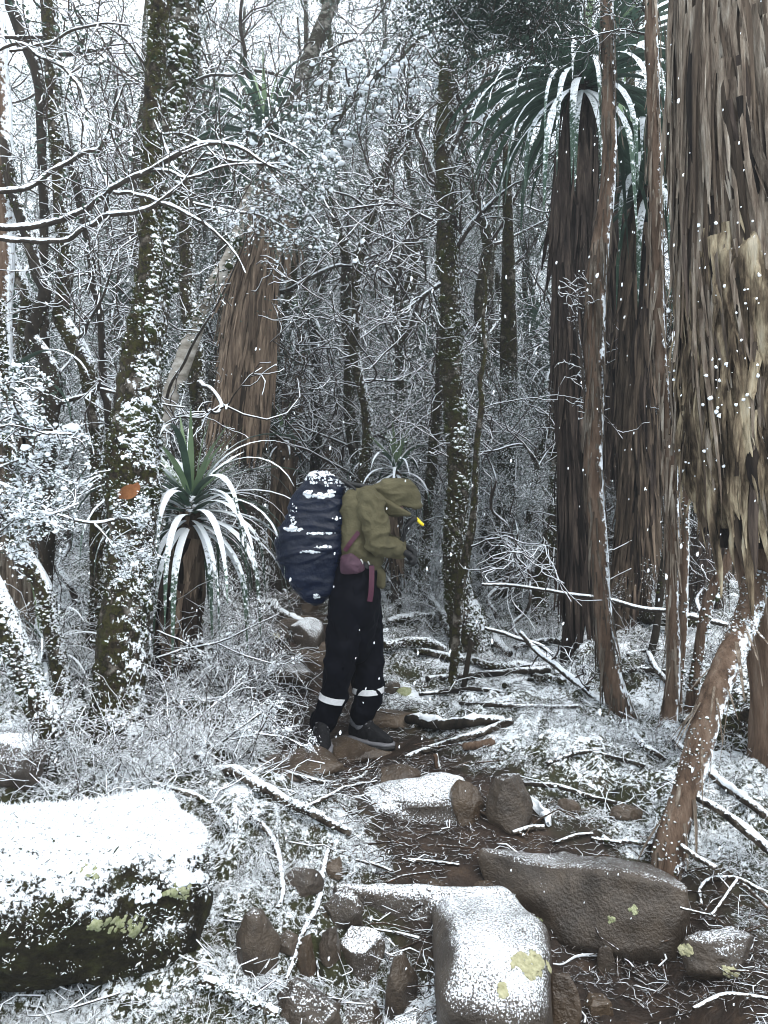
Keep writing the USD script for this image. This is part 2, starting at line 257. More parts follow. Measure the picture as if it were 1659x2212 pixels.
# ---------------------------------------------------------------- ground
GC = [(829,2212,2.4),(829,2400,2.0),(1600,2150,2.35),(100,2230,2.25),(-300,2250,2.2),(1400,2115,2.62),(950,1885,2.95),(1150,1800,3.15),(750,1610,4.4),(820,1600,4.45),(680,1625,4.25),
      (1300,1600,3.9),(1150,1580,4.1),(1240,1660,3.6),(1440,1720,3.4),(1600,1800,3.0),(1620,1960,2.75),(1480,1560,4.5),(1200,1450,5.5),(1100,1500,5.0),(1000,1350,7),(950,1280,8.5),(1400,1350,7),(1600,1480,4.6),
      (1450,1860,3.0),(1365,1590,4.6),(600,1450,5.6),(650,1350,7),(600,1230,10),(580,1190,12),(450,1500,4.5),(450,1400,5.6),(400,1700,3.2),(560,1800,2.9),(100,1520,4.0),(100,1660,3.3),(50,1410,5),(265,1600,3.8),
      (650,2020,2.65),(520,2110,2.45),(700,1760,3.1),(850,1690,3.6),(920,1540,4.8),(640,1660,3.9),(560,1560,4.6),(0,1880,2.8),(300,2160,2.35),(1250,2110,2.62),(1200,2190,2.5),(1090,1885,2.97),(700,1880,2.95),
      (1000,1260,9),(800,1230,10),(300,1230,9),(1300,1250,9.5),(0,1290,7),(1650,1330,7),(-200,1430,4.6),(1900,1600,4),(1900,2000,2.7)]
gp = np.array([P(*c) for c in GC])
far = []
for y, z in ((14, 1.05), (18, 1.45), (25, 2.6), (40, 7.0), (70, 17.0), (140, 38.0)):
    for k in (-0.9, -0.45, 0, 0.45, 0.9): far.append((k * y, y, z + 0.02 * y * k * k))
for x in (-3, -1, 0, 1, 3): far.append((x, 0.6, 0.05)); far.append((x * 2, -6, -0.1))
gp = np.vstack([gp, far])
def warp(x, y):
    s = np.log(np.maximum(y + 8.0, 0.5)) * 4.0
    return np.stack([np.asarray(x) / (np.maximum(y, 0) * 0.25 + 1.0), s], -1)
rbf = RBFInterpolator(warp(gp[:, 0], gp[:, 1]), gp[:, 2], kernel='thin_plate_spline', smoothing=0.002)
PATH = np.array([P(*c)[:2] for c in [(1420, 2400, 2.1), (1400, 2120, 2.6), (1290, 2020, 2.75), (1060, 1870, 2.97), (1010, 1800, 3.15), (900, 1700, 3.6), (770, 1620, 4.3), (690, 1530, 4.9), (650, 1440, 5.7), (640, 1370, 6.7), (615, 1290, 8.3), (600, 1230, 10)]])
PW = np.array([.5, .42, .34, .42, .40, .36, .40, .42, .36, .34, .34, .3])
def path_mask(x, y):
    q = np.stack([x, y], -1); best = np.full(np.shape(x), 9.0)
    for (a, b, wa, wb) in zip(PATH[:-1], PATH[1:], PW[:-1], PW[1:]):
        ab = b - a; t = np.clip(((q - a) @ ab) / (ab @ ab), 0, 1)
        d = np.linalg.norm(q - (a + t[..., None] * ab), axis=-1) / (wa + (wb - wa) * t)
        best = np.minimum(best, d)
    return best
def ground_z(x, y, detail=True):
    x, y = np.asarray(x, float), np.asarray(y, float); sh = x.shape
    z = rbf(warp(x.ravel(), y.ravel())).reshape(sh)
    if detail:
        m = np.clip(path_mask(x, y) - 0.75, 0, 1)
        q = np.stack([x, y, np.zeros_like(x)], -1)
        z = z + (meshkit.fbm(q * 2.6, 3, 3) - 0.5) * (0.05 + 0.19 * m) + (meshkit.fbm(q * 11, 2, 5) - 0.5) * (0.04 + 0.085 * m)
        z = z + np.maximum(meshkit.noise(q * 1.3, 31) - 0.55, 0) * 0.45 * m * np.clip((y - 2.2) / 3, 0.15, 1)
        z = z - 0.05 * np.exp(-(path_mask(x, y) / 0.8) ** 2)
    return z
ny, nx = 560, 380
yy = np.concatenate([np.linspace(-6, 1.3, 12)[:-1], np.geomspace(1.3, 150, ny)])
kk = np.linspace(-1, 1, nx); kk = np.sign(kk) * (0.62 * np.abs(kk) + 0.6 * np.abs(kk) ** 4)
Y = np.repeat(yy[:, None], nx, 1); X = kk[None] * (np.maximum(Y, 1.3) * 0.85 + 0.5 + 2.5 * (np.abs(kk[None]) > 0.8) * (np.abs(kk[None]) - 0.8) * 4)
Z = ground_z(X, Y)
Z += np.where(Y < 8, (meshkit.noise(np.stack([X, Y, 0 * X], -1) * 45, 9) - 0.5) * 0.018 * np.clip(path_mask(X, Y) - 0.5, 0.3, 1), 0)
gi = (np.arange(len(yy) - 1)[:, None] * nx + np.arange(nx - 1)[None]).ravel()
gf = np.vstack([np.stack([gi, gi + 1, gi + nx + 1], 1), np.stack([gi, gi + nx + 1, gi + nx], 1)])
gv = np.stack([X, Y, Z], -1).reshape(-1, 3)
M['ground'] = usdkit.material(stage, '/World/Looks/forest_floor', {
    'g': ('geometry', {}), 'a': ('attribute', {'attribute': 'mud'}), 'sep': ('separate_xyz', {}),
    'n1': ('noise_texture', {'scale': 9.0, 'detail': 5.0, 'roughness': 0.65}), 'mudc': ('rgb_ramp', {'ramp': [(0.3, (0.010, 0.007, 0.005)), (0.55, (0.032, 0.021, 0.015)), (0.75, (0.07, 0.045, 0.028))]}),
    'n2': ('noise_texture', {'scale': 16.0, 'detail': 4.0, 'roughness': 0.6}), 'mossc': ('rgb_ramp', {'ramp': [(0.3, (0.010, 0.009, 0.006)), (0.5, (0.03, 0.032, 0.012)), (0.7, (0.04, 0.028, 0.018)), (0.85, (0.07, 0.07, 0.03))]}),
    'n3': ('noise_texture', {'scale': 55.0, 'detail': 4.0, 'roughness': 0.75}), 'n4': ('noise_texture', {'scale': 3.2, 'detail': 3.0}),
    's1': ('math', {'math_type': 'multiply_add', 'value2': 3.0, 'value3': -1.5}), 's2': ('math', {'math_type': 'multiply_add', 'value2': 1.7, 'value3': -0.85}),
    'a1': ('math', {'math_type': 'add'}), 'a2': ('math', {'math_type': 'add'}), 'mm': ('math', {'math_type': 'multiply_add', 'value2': -1.25}),
    'mask': ('map_range', {'range_type': 'smoothstep', 'from_min': 0.74, 'from_max': 1.02, 'clamp': True}),
    'mc': ('mix', {}), 'mix': ('mix', {'color2': SNOW}), 'rr': ('mix_float', {'a': 0.9, 'b': 0.4}), 'rr2': ('mix_float', {'b': 0.9}),
    'bn': ('noise_texture', {'scale': 70.0, 'detail': 4.0, 'roughness': 0.7}), 'b': ('bump', {'strength': 0.7, 'distance': 0.02}), 'p': ('principled_bsdf', {'specular_ior_level': 0.25})},
    [('g.position', 'n1.vector'), ('g.position', 'n2.vector'), ('g.position', 'n3.vector'), ('g.position', 'n4.vector'), ('g.position', 'bn.vector'), ('n1.fac', 'mudc.fac'), ('n2.fac', 'mossc.fac'),
     ('g.normal', 'sep.vector'), ('n3.fac', 's1.value1'), ('n4.fac', 's2.value1'), ('s1.value', 'a1.value1'), ('s2.value', 'a1.value2'), ('a1.value', 'a2.value1'), ('sep.z', 'a2.value2'),
     ('a.fac', 'mm.value1'), ('a2.value', 'mm.value3'), ('mm.value', 'mask.value'), ('a.fac', 'mc.fac'), ('mossc.color', 'mc.color1'), ('mudc.color', 'mc.color2'), ('mc.color', 'mix.color1'), ('mask.result', 'mix.fac'),
     ('mix.color', 'p.base_color'), ('a.fac', 'rr.fac'), ('rr.result', 'rr2.a'), ('mask.result', 'rr2.fac'), ('rr2.result', 'p.roughness'), ('bn.fac', 'b.height'), ('b.normal', 'p.normal')], surface='p.BSDF')
gm = usdkit.mesh(stage, '/World/ground', (gv, gf), M['ground'], smooth=True); USED[('/World', 'ground')] = 1
pm = path_mask(gv[:, 0], gv[:, 1]) + (meshkit.fbm(gv * [7, 7, 0], 3, 12) - 0.5) * 0.8
mud = np.clip((1.25 - pm) / 0.45, 0, 1)
UsdGeom.PrimvarsAPI(gm).CreatePrimvar('mud', Sdf.ValueTypeNames.FloatArray, 'vertex').Set(Vt.FloatArray.FromNumpy(mud.astype(np.float32)))
meta(gm.GetPrim(), 'snow dusted mossy forest floor with a muddy track through it', kind='structure'); TRIS[0] += len(gf)
gm.CreateDoubleSidedAttr(True)
def gdepth(u, v, d0=1.6, d1=16.0):
    d = np.geomspace(d0, d1, 240); g = ground_z((u - CU) / FPX * d, d); r = CZ - (v - CV) / FPX * d; i = np.nonzero(r < g)[0]
    if len(i) == 0 or i[0] == 0: return None
    a, b = i[0] - 1, i[0]; t = (r[a] - g[a]) / ((r[a] - g[a]) - (r[b] - g[b])); return float(d[a] + t * (d[b] - d[a]))
def gz(x, y): return float(ground_z(np.array([x]), np.array([y]))[0])
# ---------------------------------------------------------------- trees: trunks placed one by one
def grow(rng, p, d, L, r, level, out, tips, crook=0.35, droop=0.0, spread=1.0, dens=1.0, maxlevel=2):
    n = max(4, int(5 + 3 * (level == 0)) + int(L > 1.2) * 2)
    pts = [np.array(p, float)]; d = norm(d); st = L / n
    for i in range(n):
        d = norm(d + rng.normal(0, crook / math.sqrt(n) * 1.6, 3) + np.array([0, 0, -droop / n]))
        pts.append(pts[-1] + d * st)
    pts = np.array(pts); rad = r * np.linspace(1, 0.32, n + 1)
    out.append((pts, rad, level))
    if level >= maxlevel: tips.append(pts); return
    k = max(2, int(rng.poisson((5.5 if level == 0 else 4.5) * dens)))
    for t in rng.uniform(0.22, 1.0, k):
        i = min(int(t * n), n - 1); q = pts[i] + (pts[i + 1] - pts[i]) * (t * n - i); dd = norm(pts[i + 1] - pts[i])
        s = norm(np.cross(dd, rng.normal(0, 1, 3) + np.array([0, 0, 0.8])))
        nd = norm(dd * rng.uniform(0.5, 1.0) + s * rng.uniform(0.5, 1.1) * spread + np.array([0, 0, 0.12]))
        grow(rng, q, nd, L * rng.uniform(0.38, 0.68), max(rad[i] * 0.62, 0.0018), level + 1, out, tips, crook, droop, spread, dens, maxlevel)
def limbs_mesh(out, seg=1, minr=0.0):
    mb = MB()
    for pts, rad, lv in out:
        m = len(pts) * (2 if lv == 0 and seg else 1)
        c = spline(np.c_[pts, rad], m) if m > len(pts) else np.c_[pts, rad]
        r = np.maximum(c[:, 3], minr)
        mb.add(tube(c[:, :3], r, 6 if lv == 0 else (4 if lv == 1 else 3), cap=lv == 0))
    return mb
QUAD = (np.array([[-0.5, 0, 0], [0, -0.28, 0.06], [0.5, 0, 0], [0, 0.28, 0.06]]), np.array([[0, 1, 2], [0, 2, 3]]))
def leaves(tips, per, size, rng, spread=0.05, keep=1.0, flat=0.75):
    P_, N_ = [], []
    for t in tips:
        if rng.random() > keep: continue
        n = rng.poisson(per)
        if n == 0: continue
        s = rng.uniform(0.15, 1.05, n) * (len(t) - 1); i = np.minimum(s.astype(int), len(t) - 2)
        q = t[i] + (t[i + 1] - t[i]) * (s - i)[:, None]
        P_.append(q + rng.normal(0, spread, (n, 3)))
    if not P_: return np.zeros((0, 3)), np.zeros((0, 3), int)
    q = np.vstack(P_); nn = rng.normal(0, flat, (len(q), 3)) + np.array([0, 0, 1.0])
    return many(QUAD, q, size * rng.uniform(0.6, 1.35, len(q)), rng, nn)
SPK = []
for q_ in range(9):
    a_ = q_ * 2.4; e_ = .25 + 1.2 * (q_ / 9); d_ = np.array([math.cos(a_) * math.sin(e_), math.sin(a_) * math.sin(e_), math.cos(e_)]); s_ = norm(np.cross(d_, [.3, .2, 1.])) * .28
    SPK.append(np.stack([d_ * .1 - s_, d_ * .1 + s_, d_ * 1.15]))
SPK = (np.vstack(SPK), np.arange(27).reshape(9, 3))
def blobs_on(vf, n, rng, size, sub=1, out=0.3, bias=None, flatten=0.7):
    n = int(n * 4.6); size = size * .36
    p, nn = surface_points(vf, n, rng)
    if bias is not None:
        k = (meshkit.fbm(p * bias * 1.6, 3, 77) + rng.normal(0, 0.05, len(p))) > 0.5; p, nn = p[k], nn[k]
    s = size * rng.lognormal(0, 0.4, len(p)); h = len(p) // 3
    a = many(ICO[0], p[:h], np.stack([s, s, s * flatten], 1)[:h], rng, nn[:h] + rng.normal(0, .3, (h, 3)), jitter=0.3)
    b = many(SPK, p[h:], s[h:] * 1.15, rng, nn[h:] + rng.normal(0, .35, (len(p) - h, 3)), jitter=0.15)
    return MB().add(a).add(b).vf()
def blobs_old(vf, n, rng, size, sub=1, out=0.3, bias=None, flatten=0.7):
    """small moss cushions standing on a surface"""
    p, nn = surface_points(vf, n, rng)
    if bias is not None:
        k = (meshkit.noise(p * bias, 77) + rng.normal(0, 0.08, len(p))) > 0.5; p, nn = p[k], nn[k]
    s = size * rng.lognormal(0, 0.45, len(p))
    return many(ICO[sub], p + nn * (s * out)[:, None], np.stack([s, s, s * flatten], 1), rng, nn, jitter=0.16)
def pxline(c, dd=None):
    """rows (u, v, width px[, depth]) -> xyz + radius in metres"""
    o = []
    for q in c:
        d = q[3] if len(q) > 3 else dd
        o.append(np.r_[P(q[0], q[1], d), px(q[2], d) / 2])
    return np.array(o)
BODY = {}
def trunk_tree(name, label, rows, d, mat, seed, moss=0, moss_size=0.02, limbs=(), nbranch=0, blen=1.4, leafy=0.0, lsize=0.02, lump=0.10, sides=22, bark_strips=0, root=True, flute=0.0, group=None, leaf_mat='leaf', step=0.035, crown_top=0.0, moss_mat='moss', cat='tree'):
    """rows run from the top of the trunk to its foot"""
    rng = np.random.default_rng(seed)
    c = pxline(rows, d)[::-1]
    gzb = gz(c[0, 0], c[0, 1])
    if root and c[0, 2] > gzb - 0.05:
        dn = c[0].copy(); dn[2] = gzb - 0.08; dn[3] *= 1.12; c = np.vstack([dn, c]) if c[0, 2] - dn[2] > 0.04 else c
    base = (c[0, 0], c[0, 1], gzb)
    L = np.linalg.norm(np.diff(c[:, :3], axis=0), axis=1).sum()
    s = spline(c, max(8, int(L / step)))
    # bends of its own
    wob = (np.stack([meshkit.noise(np.c_[s[:, 2] * 2.2, np.full(len(s), seed * 3.1 + k * 17), np.zeros(len(s))], seed) for k in (0, 1)], 1) - 0.5)
    s[:, :2] += wob * s[:, 3:4] * 0.5
    t = thing(name, label, cat, base, group=group)
    body = tube(s[:, :3], s[:, 3], sides, lump, 9.0, lump * 0.7, 38.0, seed, flute=flute, stretch=0.6)
    part(t, 'trunk', body, M[mat]); BODY[label] = (t, body)
    if moss: part(t, 'moss', blobs_on(body, moss, rng, moss_size, 1, bias=3.2), M[moss_mat], kind='stuff')
    if bark_strips:
        p, nn = surface_points(body, bark_strips, rng); mb = []
        h = rng.uniform(0.08, 0.3, len(p)); w = rng.uniform(0.006, 0.02, len(p))
        STR = (np.array([[-.5, 0, 0], [.5, 0, 0], [.4, 0.12, .5], [-.5, 0.1, .5], [.1, .0, 1.], [-.25, .05, 1.]]), np.array([[0, 1, 2], [0, 2, 3], [3, 2, 4], [3, 4, 5]]))
        x = norm(np.cross(nn, [0, 0, 1.0]) + 1e-6); z = norm(np.cross(x, nn)) ; z = z * np.sign(z[:, 2:3]); z = norm(z + rng.normal(0, .08, z.shape))
        v = STR[0]
        V = p[:, None] + nn[:, None] * 0.003 + v[None, :, :1] * (w[:, None] * x)[:, None] + v[None, :, 1:2] * (nn * h[:, None] * 0.35 * rng.random((len(p), 1)))[:, None] - v[None, :, 2:] * (z * h[:, None])[:, None]
        Fm = STR[1][None] + (np.arange(len(p)) * 6)[:, None, None]
        part(t, 'loose_bark', (V.reshape(-1, 3), Fm.reshape(-1, 3)), M['dead_pale'], kind='stuff')
    out, tips = [], []
    for lb in limbs:                                       # limbs seen in the photograph
        q = pxline(lb, d); qs = spline(q, 22); out.append((qs[:, :3], qs[:, 3], 0))
        for k in range(int(4 + len(lb))):
            i = rng.integers(3, len(qs) - 1); dd = norm(qs[i, :3] - qs[i - 1, :3])
            grow(rng, qs[i, :3], norm(dd + rng.normal(0, 0.8, 3)), rng.uniform(.3, .8) * blen * 0.6, max(qs[i, 3] * 0.5, .004), 1, out, tips, 0.5)
        grow(rng, qs[-1, :3], norm(qs[-1, :3] - qs[-3, :3]), blen * 0.5, qs[-1, 3] * 0.8, 1, out, tips, 0.5)
    lim = [o for o in out]; lo = len(out)
    for k in range(nbranch):
        f = rng.uniform(0.35, 1.0); i = int(f * (len(s) - 1))
        a = rng.uniform(0, 2 * np.pi)
        grow(rng, s[i, :3], norm([math.cos(a), math.sin(a), rng.uniform(-0.05, 0.7)]), blen * rng.uniform(0.5, 1.2), s[i, 3] * rng.uniform(0.2, 0.36), 0, out, tips, 0.55, spread=1.0)
    if out:
        for o in out[:0]: pass
        majors = [o for o in out if o[2] == 0]; minors = [o for o in out if o[2] > 0]
        for o in majors: part(t, 'limb', tube(spline(np.c_[o[0], o[1]], 26)[:, :3], spline(np.c_[o[0], o[1]], 26)[:, 3], 8, .15, 20, seed=seed), M['branch'])
        part(t, 'twigs', limbs_mesh(minors, minr=px(1.3, d)), M['twig'], kind='stuff')
        if leafy: part(t, 'foliage', leaves(tips, leafy, lsize, rng, 0.05), M[leaf_mat], kind='stuff')
    return t, s

trunk_tree('mossy_tree', 'thick leaning mossy trunk with an orange dead leaf stuck in its moss', [(352,-60,44),(340,150,40),(328,300,38),(320,430,40),(322,553,50),(316,640,60),(308,740,76),(298,850,88),(288,950,98),(284,1030,112),(280,1095,104),(277,1180,88),(275,1300,92),(270,1400,98),(266,1500,108),(262,1590,134)], 3.8, 'moss_bark', 11, moss=1500, moss_size=0.022, sides=48, lump=0.15, nbranch=0, step=0.014)
trunk_tree('mossy_tree', 'fat lichen covered trunk rising just behind the leaning mossy one', [(400,-60,62),(388,100,76),(376,200,72),(366,300,64),(352,450,66),(346,553,62),(335,700,60),(325,820,60),(318,950,60),(310,1200,60),(300,1480,60)], 4.15, 'grey_bark', 12, moss=1300, moss_size=0.030, sides=36, lump=0.13, moss_mat='moss_snow', step=0.025)
LV = [
 ('thin_tree', 'stringy brown trunk cut by the left edge of the picture', [(-12,-60,40),(2,250,40),(8,500,38),(10,700,38),(10,900,40),(10,1250,44)], 5.0, 'string_bark', 21, {}),
 ('thin_tree', 'short dark trunk slanting down from the top left corner', [(-10,-60,28),(30,20,28),(58,90,28),(82,170,24),(90,300,20),(95,520,18),(96,900,20),(96,1330,22)], 5.6, 'dark_bark', 22, dict(nbranch=3)),
 ('mossy_tree', 'crooked mossy trunk between the left edge and the thick leaning trunk', [(98,-60,34),(110,80,34),(116,200,34),(128,350,34),(136,450,36),(146,553,34),(138,640,32),(133,686,36),(157,730,38),(187,790,36),(194,840,34),(207,903,32),(212,1000,30),(214,1175,36),(210,1420,50)], 5.0, 'moss_bark', 23, dict(moss=700, nbranch=4, moss_mat='moss_snow')),
 ('thin_tree', 'slender dark double bend stem close left of the thick leaning trunk', [(118,120,10),(124,250,13),(143,320,15),(160,383,16),(174,450,17),(196,553,17),(200,613,15),(214,660,15),(218,720,15),(221,786,16),(224,843,17),(235,890,18),(238,1050,18),(232,1330,22)], 5.6, 'dark_bark', 24, dict(nbranch=4)),
 ('thin_tree', 'dark snaking trunk with one big S bend on the left', [(10,300,22),(25,400,24),(45,470,24),(70,553,26),(82,596,26),(98,630,26),(84,680,28),(70,725,30),(92,762,32),(113,800,34),(120,845,34),(112,900,32),(106,980,30),(100,1100,30),(98,1350,34)], 4.9, 'dark_bark', 25, dict(nbranch=3, moss=250)),
 ('thin_tree', 'mossy pole standing behind the snaking trunk on the left', [(-5,430,26),(20,553,27),(44,606,27),(57,650,26),(52,720,26),(45,850,26),(40,1000,26),(40,1400,30)], 5.7, 'moss_bark', 26, dict(nbranch=2, moss=200)),
 ('thin_tree', 'stem leaning away to the lower right with snow along its upper side, lower left', [(0,650,22),(14,900,26),(30,1030,32),(34,1110,36),(40,1173,38),(70,1223,38),(100,1275,38),(112,1340,38),(127,1406,38),(140,1490,40)], 4.0, 'moss_bark', 27, dict(moss=500, moss_mat='moss_snow', moss_size=.018)),
 ('mossy_tree', 'snow plastered trunk foot leaning out of the bottom left edge', [(-60,1150,46),(-25,1250,50),(4,1325,54),(24,1380,56),(48,1445,60),(75,1510,62),(105,1580,66)], 3.4, 'moss_bark', 28, dict(moss=900, moss_mat='moss_snow', moss_size=.018, sides=36)),
 ('thin_tree', 'snow covered trunk leaning to the right beside the shaggy grass tree', [(540,400,18),(515,500,22),(493,563,26),(460,620,30),(430,686,32),(402,753,36),(384,813,38),(365,870,38),(350,930,36),(338,1100,34),(330,1330,38)], 5.4, 'pale_bark', 29, dict(moss=900, moss_mat='moss_snow', moss_size=.028, nbranch=3)),
 ('mossy_tree', 'upright mossy trunk behind the snow covered leaning one', [(410,250,28),(404,450,30),(404,620,34),(418,720,36),(428,780,36),(428,850,36),(424,950,34),(420,1350,40)], 6.6, 'moss_bark', 30, dict(moss=400, nbranch=4)),
 ('thin_tree', 'pale trunk leaning to the right up to the top edge behind the second grass tree', [(742,-60,28),(715,10,29),(690,70,31),(664,135,32),(640,200,33),(620,270,34),(604,350,34),(590,450,34),(575,700,36),(560,1200,40)], 8.0, 'grey_bark', 31, dict(nbranch=7, blen=2.2, moss=250)),
 ('thin_tree', 'wavy dark mossy trunk above the backpack', [(905,240,10),(870,300,13),(836,350,16),(810,443,18),(793,500,20),(772,580,22),(772,630,22),(770,690,22),(766,753,22),(774,803,22),(784,846,24),(793,886,24),(795,953,24),(790,1020,26),(785,1250,28)], 7.5, 'moss_bark', 32, dict(moss=700, nbranch=9, blen=1.6, leafy=9)),
 ('mossy_tree', 'tall straight mossy trunk with a broken top and forking limbs in the middle', [(966,128,34),(963,200,34),(962,240,36),(957,300,38),(962,383,40),(966,466,42),(968,553,44),(973,653,46),(977,753,50),(985,853,48),(990,953,46),(989,1086,46),(984,1150,48),(987,1220,52),(996,1290,62),(1012,1370,90)], 6.2, 'moss_bark', 33, dict(moss=1400, moss_size=.03, sides=30, limbs=[
      [(966,445,16),(940,385,14),(913,320,12),(900,277,11),(908,250,9),(925,238,6)], [(966,335,15),(985,300,14),(996,277,13),(1006,240,12),(990,213,10),(986,187,9),(960,150,7),(936,130,6)],
      [(1006,242,9),(1026,205,9),(1046,167,8),(1058,120,6),(1070,90,4)], [(983,535,16),(1010,495,14),(1040,460,12),(1065,435,10),(1090,412,7)],
      [(955,612,11),(930,628,10),(905,650,9),(890,690,8),(880,715,7)], [(953,490,10),(930,475,9),(906,463,8),(863,443,7),(816,443,6),(740,453,4)]], blen=1.3, leafy=7)),
 ('thin_tree', 'slim dark pole crossing in front of the broken topped trunk', [(1040,560,5),(1052,620,7),(1044,690,8),(1049,760,10),(1038,820,11),(1041,870,13),(1032,953,13),(1026,1086,16),(1018,1150,18),(1006,1206,20),(994,1273,21),(987,1356,21),(983,1423,20),(978,1475,20)], 5.4, 'moss_bark', 34, dict(nbranch=2, blen=.8)),
 ('broken_stem', 'short thin dead stem planted at the foot of the slim dark pole', [(1018,1380,9),(1010,1430,11),(1000,1492,12)], 5.2, 'dark_bark', 35, dict(cat='stump')),
 ('thin_tree', 'mossy pole left of the broken topped trunk and right of the hood', [(952,700,18),(950,800,20),(946,886,22),(937,970,23),(928,1053,24),(922,1150,24),(915,1300,26)], 8.0, 'moss_bark', 36, dict(moss=200, nbranch=4, leafy=7)),
 ('thin_tree', 'pale barked crooked trunk in the distance above the hood', [(905,430,14),(896,553,20),(890,603,22),(876,646,24),(873,713,24),(865,760,24),(862,900,24),(860,1200,26)], 9.5, 'moss_bark', 37, dict(moss=300, nbranch=6, leafy=7, limbs=[[(880,720,9),(893,690,9),(905,650,8),(930,625,7)]])),
 ('thin_tree', 'brown stringy trunk in front of the big grass tree', [(1312,-60,26),(1312,0,27),(1314,120,28),(1312,250,29),(1313,340,30),(1305,450,33),(1291,553,40),(1286,650,42),(1284,800,42),(1283,1000,40),(1286,1106,39),(1292,1200,38),(1297,1273,37),(1305,1373,38),(1324,1473,46),(1348,1555,54),(1368,1600,66)], 4.6, 'string_bark', 38, dict(bark_strips=500, sides=28, limbs=[[(1287,1010,10),(1276,960,9),(1272,900,8),(1262,830,8),(1255,760,7),(1245,700,6),(1247,640,4)], [(1258,690,4),(1265,640,4),(1275,600,3)]], blen=.35, step=.02)),
 ('thin_tree', 'slim brown stringy trunk nearest to the giant shaggy trunk', [(1402,-60,26),(1406,0,26),(1412,150,26),(1416,300,26),(1418,450,26),(1419,553,27),(1421,650,27),(1424,750,26),(1430,820,24),(1436,880,24),(1447,960,26),(1450,1060,27),(1450,1106,27),(1451,1240,26),(1456,1406,28),(1448,1523,34),(1432,1605,44)], 4.3, 'string_bark', 39, dict(bark_strips=350, sides=24, limbs=[[(1424,800,7),(1436,770,7),(1442,735,7),(1450,690,5),(1462,650,4)], [(1441,900,8),(1455,865,7),(1466,848,6)]], blen=.3, step=.02)),
 ('thin_tree', 'thin pole close beside the slim stringy trunk', [(1492,1000,14),(1486,1050,16),(1480,1106,17),(1478,1180,19),(1477,1240,20),(1476,1373,18),(1470,1450,18),(1462,1580,22)], 4.45, 'string_bark', 40, dict(moss=120, moss_mat='moss_snow')),
 ('thin_tree', 'leaning stem under the hanging bark of the giant trunk', [(1592,1130,20),(1570,1215,22),(1541,1273,24),(1524,1340,24),(1508,1440,24),(1494,1540,28)], 4.5, 'string_bark', 41, dict(moss=150, moss_mat='moss_snow')),
 ('leaning_trunk', 'stout reddish leaning stem speckled with snow at the lower right', [(1640,1240,52,3.45),(1622,1310,52,3.4),(1600,1370,52,3.3),(1573,1430,54,3.2),(1536,1523,56,3.12),(1508,1630,58,3.06),(1480,1730,58,3.02),(1455,1800,62,3.0),(1446,1880,76,3.0)], 3.0, 'string_bark', 42, dict(sides=36, moss=420, moss_mat='moss_snow', moss_size=.012, bark_strips=60, step=.02)),
 ('mossy_tree', 'green mossy trunk behind the long fallen branch', [(1218,800,20),(1205,900,26),(1202,1000,30),(1200,1106,33),(1190,1173,36),(1172,1256,38),(1164,1360,46)], 7.0, 'moss_bark', 43, dict(moss=400, nbranch=3)),
 ('thin_tree', 'dark curved pole between the two slim stringy trunks', [(1445,1150,14),(1432,1240,16),(1424,1310,16),(1416,1373,16),(1402,1430,17),(1390,1490,20)], 5.4, 'dark_bark', 44, dict(moss=60)),
 ('thin_tree', 'dark bent sapling left of the big grass tree', [(1215,850,10),(1205,890,11),(1180,940,12),(1165,990,13),(1150,1080,14),(1138,1150,15),(1128,1210,16),(1120,1330,18)], 7.5, 'moss_bark', 45, dict(nbranch=4, moss=100)),
]
for nm, lb, rows, d, mt, sd, kw in LV: trunk_tree(nm, lb, rows, d, mt, sd, **kw)

